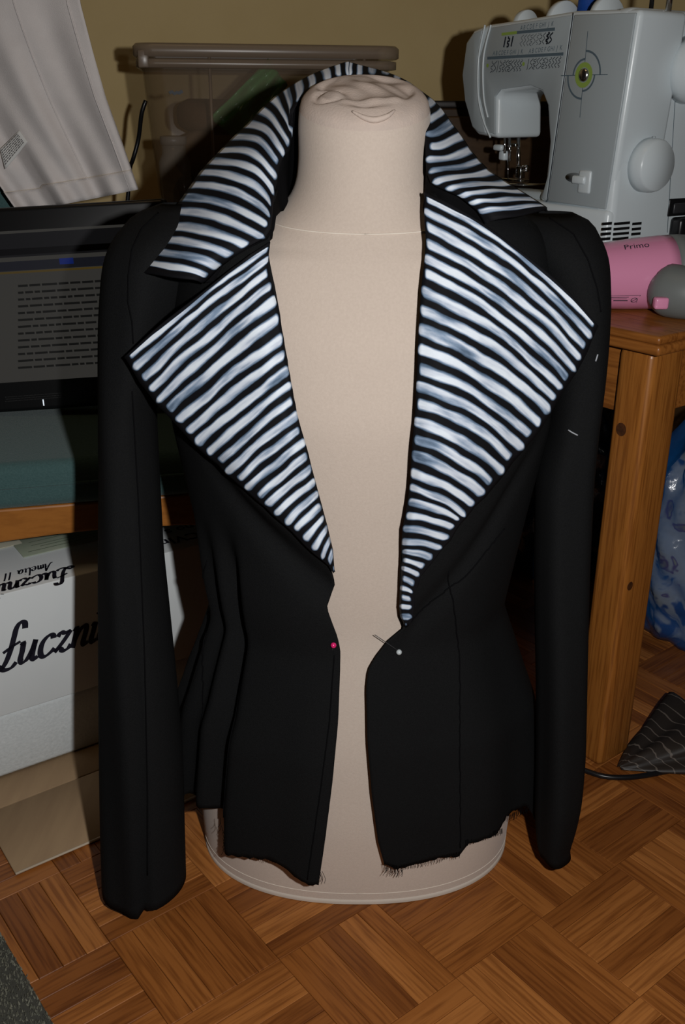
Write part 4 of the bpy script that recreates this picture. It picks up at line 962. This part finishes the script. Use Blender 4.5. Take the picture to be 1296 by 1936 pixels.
lb = grid('care_label', LP, M_lab, shirt, solid=-.0006)
parts = []
random.seed(5)
for r in np.linspace(.15, .85, 7):
    u = .08
    while u < .9:
        du = random.uniform(.03, .12); a, b = lab(u, r), lab(min(u+du, .93), r); n_ = np.array([0, -.0045, 0]); dv = (lab(u, r+.03)-lab(u, r-.03))*.8
        parts.append(([a+n_-dv/2, b+n_-dv/2, b+n_+dv/2, a+n_+dv/2], [(0, 1, 2, 3)])); u += du+.03
V, f = join(parts); obj('label_print', V, f, mat('grey_print', (.16, .16, .17), .7, .1), lb, smooth=False)

# ------------------------------------------------------------------ storage bin on a low desk behind the chair
M_clear = mat('smoky_clear_plastic', (.17, .115, .065), .22, .5, alpha=.22); M_rim = mat('smoky_plastic_rim', (.22, .165, .12), .3, .5, alpha=.7)
BY = 1.60
fl = atY(262, 100, BY); bth = math.radians(9); XU = np.array([math.cos(bth), math.sin(bth), 0]); XV = np.array([-XU[1], XU[0], 0])
tr = atP(748, 105, fl, XV); BW = float(np.dot(tr-fl, XU)); ZT_ = float(fl[2])+.014; ZB_ = .655; BDp = .27
desk = thing('side_table', fl*np.array([1, 1, 0]), 'plain brown side table carrying the clear storage bin', 'table')
M_dkwood = wood('dark_brown_wood', (.045, .025, .011), (.065, .036, .016), (.085, .047, .021), ring=25, rough=.4, spec=.3, axis='X', coord='Object', lines=.5)
do = fl*np.array([1, 1, 0])-XU*.01-XV*.0
box('table_top', do+Z3*(ZB_-.025), (BW+.10, BDp+.06, .024), M_dkwood, desk, (XU, XV, Z3), (.003, 2))
for a, b in ((.01, .09), (BW+.05, .09), (.01, BDp+.01), (BW+.05, BDp+.01)):
    box('leg', do+XU*a+XV*b, (.04, .04, ZB_-.026), M_dkwood, desk, (XU, XV, Z3), (.003, 2))
bin_ = thing('storage_bin', fl*np.array([1, 1, 0])+Z3*ZB_, 'smoky clear plastic storage bin with lid standing behind the monitor', 'storage bin')
def rrect(a0, a1, b0, b1, z, rad=.03, n=6):
    P = []
    for cx_, cy_, s in ((a1-rad, b0+rad, -math.pi/2), (a1-rad, b1-rad, 0), (a0+rad, b1-rad, math.pi/2), (a0+rad, b0+rad, math.pi)):
        for k in range(n+1): t = s+math.pi/2*k/n; P.append(fl*np.array([1, 1, 0])+XU*(cx_+rad*math.cos(t))+XV*(cy_+rad*math.sin(t))+Z3*z)
    return P
tp = .022
rows = [rrect(tp+.02, BW-tp-.02, tp+.02, BDp-tp-.02, ZB_+.001), rrect(tp, BW-tp, tp, BDp-tp, ZB_+.006), rrect(tp*.5, BW-tp*.5, tp*.5, BDp-tp*.5, (ZB_+ZT_)/2), rrect(.004, BW-.004, .004, BDp-.004, ZT_-.03), rrect(.002, BW-.002, .002, BDp-.002, ZT_-.02)]
grid('tub', rows, M_clear, bin_, wrap=True, solid=.0018)
V = rrect(tp+.018, BW-tp-.018, tp+.018, BDp-tp-.018, ZB_+.0015); obj('tub_floor', V, [tuple(range(len(V)))], M_clear, bin_, smooth=False)
rows = [rrect(.0, BW, 0, BDp, ZT_-.034), rrect(-.006, BW+.006, -.006, BDp+.006, ZT_-.033), rrect(-.006, BW+.006, -.006, BDp+.006, ZT_-.022), rrect(-.001, BW+.001, -.001, BDp+.001, ZT_-.021)]
grid('rim', rows, M_rim, bin_, wrap=True)
rows = [rrect(-.006, BW+.006, -.006, BDp+.006, ZT_-.019), rrect(-.009, BW+.009, -.009, BDp+.009, ZT_-.017), rrect(-.009, BW+.009, -.009, BDp+.009, ZT_-.004), rrect(-.005, BW+.005, -.005, BDp+.005, ZT_), rrect(.012, BW-.012, .012, BDp-.012, ZT_-.001), rrect(.02, BW-.02, .02, BDp-.02, ZT_-.008)]
lid = grid('lid', rows, M_rim, bin_, wrap=True)
V = rrect(.02, BW-.02, .02, BDp-.02, ZT_-.008); obj('lid_panel', V, [tuple(range(len(V)))], M_rim, bin_, smooth=False)
def binp(px, py): return atP(px, py, fl, XV)
for px in (396, 690):
    a = binp(px, 108); tube('rib', [a+XV*.003, np.array([*(a+XV*.016)[:2], ZB_+.02])], .0025, M_rim, bin_, 8)
box('latch', binp(262, 128)-XV*.006, (.016, .008, .024), M_rim, bin_, (XU, XV, Z3), (.002, 2))
# contents
M_gb = mat('green_film', (.07, .30, .09), .25, .6, alpha=.9, bump=(60, .8))
gq = [binp(402, 226)+XV*.05, binp(512, 108)+XV*.05, binp(552, 160)+XV*.06, binp(480, 290)+XV*.06]
GP = np.array([[gq[0]*(1-u)*(1-v)+gq[1]*u*(1-v)+gq[2]*u*v+gq[3]*(1-u)*v+XV*(.006*math.sin(u*11+v*5)+.005*math.sin(v*17-u*4)) for u in np.linspace(0, 1, 30)] for v in np.linspace(0, 1, 30)])
tag(grid('film_packet', GP, M_gb, None, solid=.004, origin=gq[3]), 'crumpled green plastic packet inside the storage bin', 'packet')
M_br = mat('brown_fabric', (.12, .065, .035), .9, .1, var=(25, (.08, .045, .025), .3), bump=(120, .6))
cc_ = fl*np.array([1, 1, 0])+XU*BW*.5+XV*BDp*.62
for i, (zz, h, s, cl_) in enumerate(((ZB_+.004, .07, .40, (.12, .065, .035)), (ZB_+.075, .07, .38, (.16, .10, .06)), (ZB_+.146, .045, .36, (.10, .055, .03)))):
    nn = 28; rows = []
    for t in np.linspace(0, 1, 9):
        an_ = np.linspace(0, 2*math.pi, nn, endpoint=False); sq = (1-abs(2*t-1)**4*.12)
        rows.append([cc_+XU*(np.sign(math.cos(a))*abs(math.cos(a))**.45*BW*s*sq+.004*math.sin(a*5+i))+XV*(np.sign(math.sin(a))*abs(math.sin(a))**.45*.085*sq)+Z3*(zz+h*t+.006*math.sin(a*3+i*2)*t) for a in an_])
    V = np.array(rows).reshape(-1, 3); f = [(r*nn+k, r*nn+(k+1) % nn, (r+1)*nn+(k+1) % nn, (r+1)*nn+k) for r in range(8) for k in range(nn)]+[tuple(range(nn))[::-1], tuple(range(8*nn, 9*nn))]
    o = obj('folded_fabric', V, f, mat('folded_fabric_%d' % i, cl_, .9, .1, bump=(90, .6)), None, origin=cc_+Z3*zz)
    tag(o, ['brown folded fabric at the bottom of the storage bin', 'tan folded fabric in the middle of the bin stack', 'dark brown folded fabric on top of the bin stack'][i], 'fabric', 'fabrics in the storage bin')
jar = atP(328, 268, fl+XV*.03, XV)
jr = thing('glass_jar', jar*np.array([1, 1, 0])+Z3*(ZB_+.004), 'small glass jar standing at the left inside the storage bin', 'jar')
jo = jar*np.array([1, 1, 0])+Z3*(ZB_+.004)+XV*.012
lathe('glass', jo, Z3, [(0, .022), (.004, .025), (.10, .025), (.112, .019), (.125, .019)], mat('grey_glass', (.30, .29, .27), .1, .6, alpha=.5), jr, 24); lathe('jar_lid', jo+Z3*.1255, Z3, [(0, .021), (.012, .021), (.013, .018)], mat('jar_lid_grey', (.22, .2, .18), .4, .4), jr, 24)
tg = [binp(321, 176), binp(346, 180)]
obj('ink_marks', *join([ribbon([(0, 0), (.004, .002), (.008, -.001), (.011, .001), (.015, 0), (.020, .003)], .0045, tg[0]+XV*.0015-np.array([0, .004, 0]), XU, Z3)]), M_dk, bin_, smooth=False)

# black cable hanging down the wall left of the bin
cb = catmull([atY(276, 190, 1.68), atY(268, 215, 1.68), atY(262, 262, 1.69), atY(252, 300, 1.69), atY(246, 318, 1.70), atY(243, 360, 1.70), atY(238, 420, 1.70)], 40)
tag(tube('power_cable', cb, .0034, M_blk, None, 10, origin=cb[-1]), 'black cable hanging between the shirt and the storage bin', 'cable')

# dark cabinet behind the sewing machine
cf = atY(800, 190, 1.80); cab = thing('wooden_cabinet', np.array([cf[0], cf[1], 0]), 'dark brown wooden cabinet behind the sewing machine', 'cabinet')
ko = np.array([.085, 1.83, 0]); KU = WD; KV = WN
box('carcass', ko, (.80, .20, float(cf[2])-.012), M_dkwood, cab, (KU, KV, Z3), (.003, 2))
box('cabinet_top', ko-KU*.008-KV*.010+Z3*(float(cf[2])-.012), (.816, .21, .012), mat('dark_top_edge', (.012, .008, .006), .4, .3), cab, (KU, KV, Z3), (.002, 2))
for i in range(2):
    dr = box('door', ko+KU*(.01+.395*i)-KV*.014+Z3*.06, (.385, .014, float(cf[2])-.085), M_dkwood, cab, (KU, KV, Z3), (.003, 2))
    lathe('door_knob', ko+KU*(.365+.07*i)-KV*.014+Z3*.45, -KV, [(0, .006), (.012, .006), (.016, .013), (.024, .012), (.027, .001)], M_steel, dr, 16)

# ------------------------------------------------------------------ under the table: bag, patterned cloth, cord, dark striped cloth
M_bag = mat('blue_plastic_film', (.01, .10, .32), .18, .6, alpha=.45, bump=(40, .9)); 
def pattern_mat():
    m = bpy.data.materials.new('floral_cotton'); m.use_nodes = True; nt, nd, ma = nodes(m); b = nt.nodes['Principled BSDF']; L = nt.links.new
    tc = nd('ShaderNodeTexCoord'); n = nd('ShaderNodeTexNoise'); n.inputs['Scale'].default_value = 18; n.inputs['Detail'].default_value = 2; n.inputs['Distortion'].default_value = 1.2; L(tc.outputs['Object'], n.inputs[0])
    r = nd('ShaderNodeValToRGB'); r.color_ramp.interpolation = 'EASE'; e = r.color_ramp.elements; e[0].position = .36; e[0].color = (.02, .05, .22, 1); e[1].position = .46; e[1].color = (.50, .53, .52, 1)
    x = e.new(.60); x.color = (.48, .48, .42, 1); x = e.new(.66); x.color = (.16, .04, .06, 1); x = e.new(.72); x.color = (.40, .34, .10, 1)
    L(n.outputs[0], r.inputs[0]); L(r.outputs[0], b.inputs['Base Color']); b.inputs['Roughness'].default_value = .8; return m
def blob(name, c, rx, ry, h, m, seed, amp, parent=None, n1=40, n2=46, **kw):
    rs = np.random.RandomState(seed); ks = rs.uniform(2, 9, (8, 3)); phz = rs.uniform(0, 6, 8); rows = []
    for i, t in enumerate(np.linspace(0.0, 1, n1)):
        pr_ = (math.sin(math.pi*min(1, .14+.86*t)))**.55 if t < .98 else .15
        row = []
        for a in np.linspace(0, 2*math.pi, n2, endpoint=False):
            d = sum(math.sin(k[0]*a//1*0+round(k[0])*a+k[1]*t*3+p)*math.cos(k[2]*t*2+p) for k, p in zip(ks, phz))*amp/3
            row.append((c[0]+(rx*pr_+d)*math.cos(a), c[1]+(ry*pr_+d)*math.sin(a), c[2]+h*t+.0))
        rows.append(row)
    V = np.array(rows).reshape(-1, 3); f = [(r*n2+k, r*n2+(k+1) % n2, (r+1)*n2+(k+1) % n2, (r+1)*n2+k) for r in range(n1-1) for k in range(n2)]+[tuple(range(n2))[::-1], tuple(range((n1-1)*n2, n1*n2))]
    return obj(name, V, f, m, parent, **kw)
bc = atZ(1300, 1225, 0); bc = np.array([bc[0]+.02, bc[1]+.06, 0.002])
tag(blob('patterned_cloth', bc+Z3*.004, .085, .08, .36, pattern_mat(), 4, .012, origin=bc), 'white cloth with blue and red flower print inside the blue bag', 'cloth')
tag(blob('plastic_bag', bc, .115, .105, .42, M_bag, 9, .016, origin=bc), 'translucent blue plastic bag stuffed with cloth under the table', 'bag')
bc2 = np.array([.43, 1.72, .002])
tag(blob('plastic_bag', bc2, .12, .07, .40, mat('dark_blue_film', (.006, .03, .08), .2, .6, bump=(40, .9)), 21, .014, origin=bc2), 'dark blue plastic bag far back behind the table leg', 'bag')
# cord across the foot of the table leg
cp = catmull([atZ(1060, 1440, .004), atZ(1105, 1456, .004), atZ(1140, 1467, .004), atZ(1175, 1470, .004), atZ(1215, 1467, .004), atZ(1262, 1458, .004), atZ(1330, 1445, .004), atZ(1400, 1440, .004)], 60)
tag(tube('floor_cable', cp, .0038, M_blk, None, 10, origin=cp[0]), 'black power cord on the parquet around the table leg foot', 'cord')
# dark striped cloth, gathered to a point
def striped_dark():
    m = bpy.data.materials.new('dark_striped_cloth'); m.use_nodes = True; nt, nd, ma = nodes(m); b = nt.nodes['Principled BSDF']; L = nt.links.new
    tc = nd('ShaderNodeTexCoord'); sp_ = nd('ShaderNodeSeparateXYZ'); L(tc.outputs['UV'], sp_.inputs[0]); n = nd('ShaderNodeTexNoise'); n.inputs['Scale'].default_value = 5; L(tc.outputs['UV'], n.inputs[0])
    w_ = ma('FRACT', ma('ADD', ma('MULTIPLY', sp_.outputs[0], 9.0), ma('MULTIPLY', n.outputs[0], 1.2))); k = ma('LESS_THAN', w_, .1)
    mx = nd('ShaderNodeMixRGB'); mx.inputs[1].default_value = (.022, .017, .014, 1); mx.inputs[2].default_value = (.12, .10, .085, 1); L(k, mx.inputs[0]); L(mx.outputs[0], b.inputs['Base Color']); b.inputs['Roughness'].default_value = .5; return m
tip = atZ(1172, 1449, .006); far = atZ(1330, 1395, .006); P = np.zeros((40, 26, 3)); UV = np.zeros((40, 26, 2))
dv = far-tip; Ld = np.linalg.norm(dv); dv /= Ld; sd = np.array([dv[1], -dv[0], 0])
for i, t in enumerate(np.linspace(0, 1, 40)):
    wd_ = .004+.085*t**.9; hh_ = .004+.042*t
    for j, s in enumerate(np.linspace(0, 1, 26)):
        a = math.pi*s; fo_ = 1+.14*math.sin(s*17+t*2)*sm(0, .3, t)+.06*math.sin(s*31-3*t)
        P[i, j] = tip+dv*Ld*t+sd*(math.cos(a)*wd_*fo_)+Z3*(max(0, math.sin(a))*hh_*fo_-.003); UV[i, j] = (t+.15*s, s)
tag(grid('striped_cloth', P, striped_dark(), None, uv=UV, solid=.0015, origin=tip), 'dark brown pinstriped cloth gathered to a point on the floor by the table', 'cloth')

for o in bpy.data.objects:
    if '_w' in o: del o['_w']
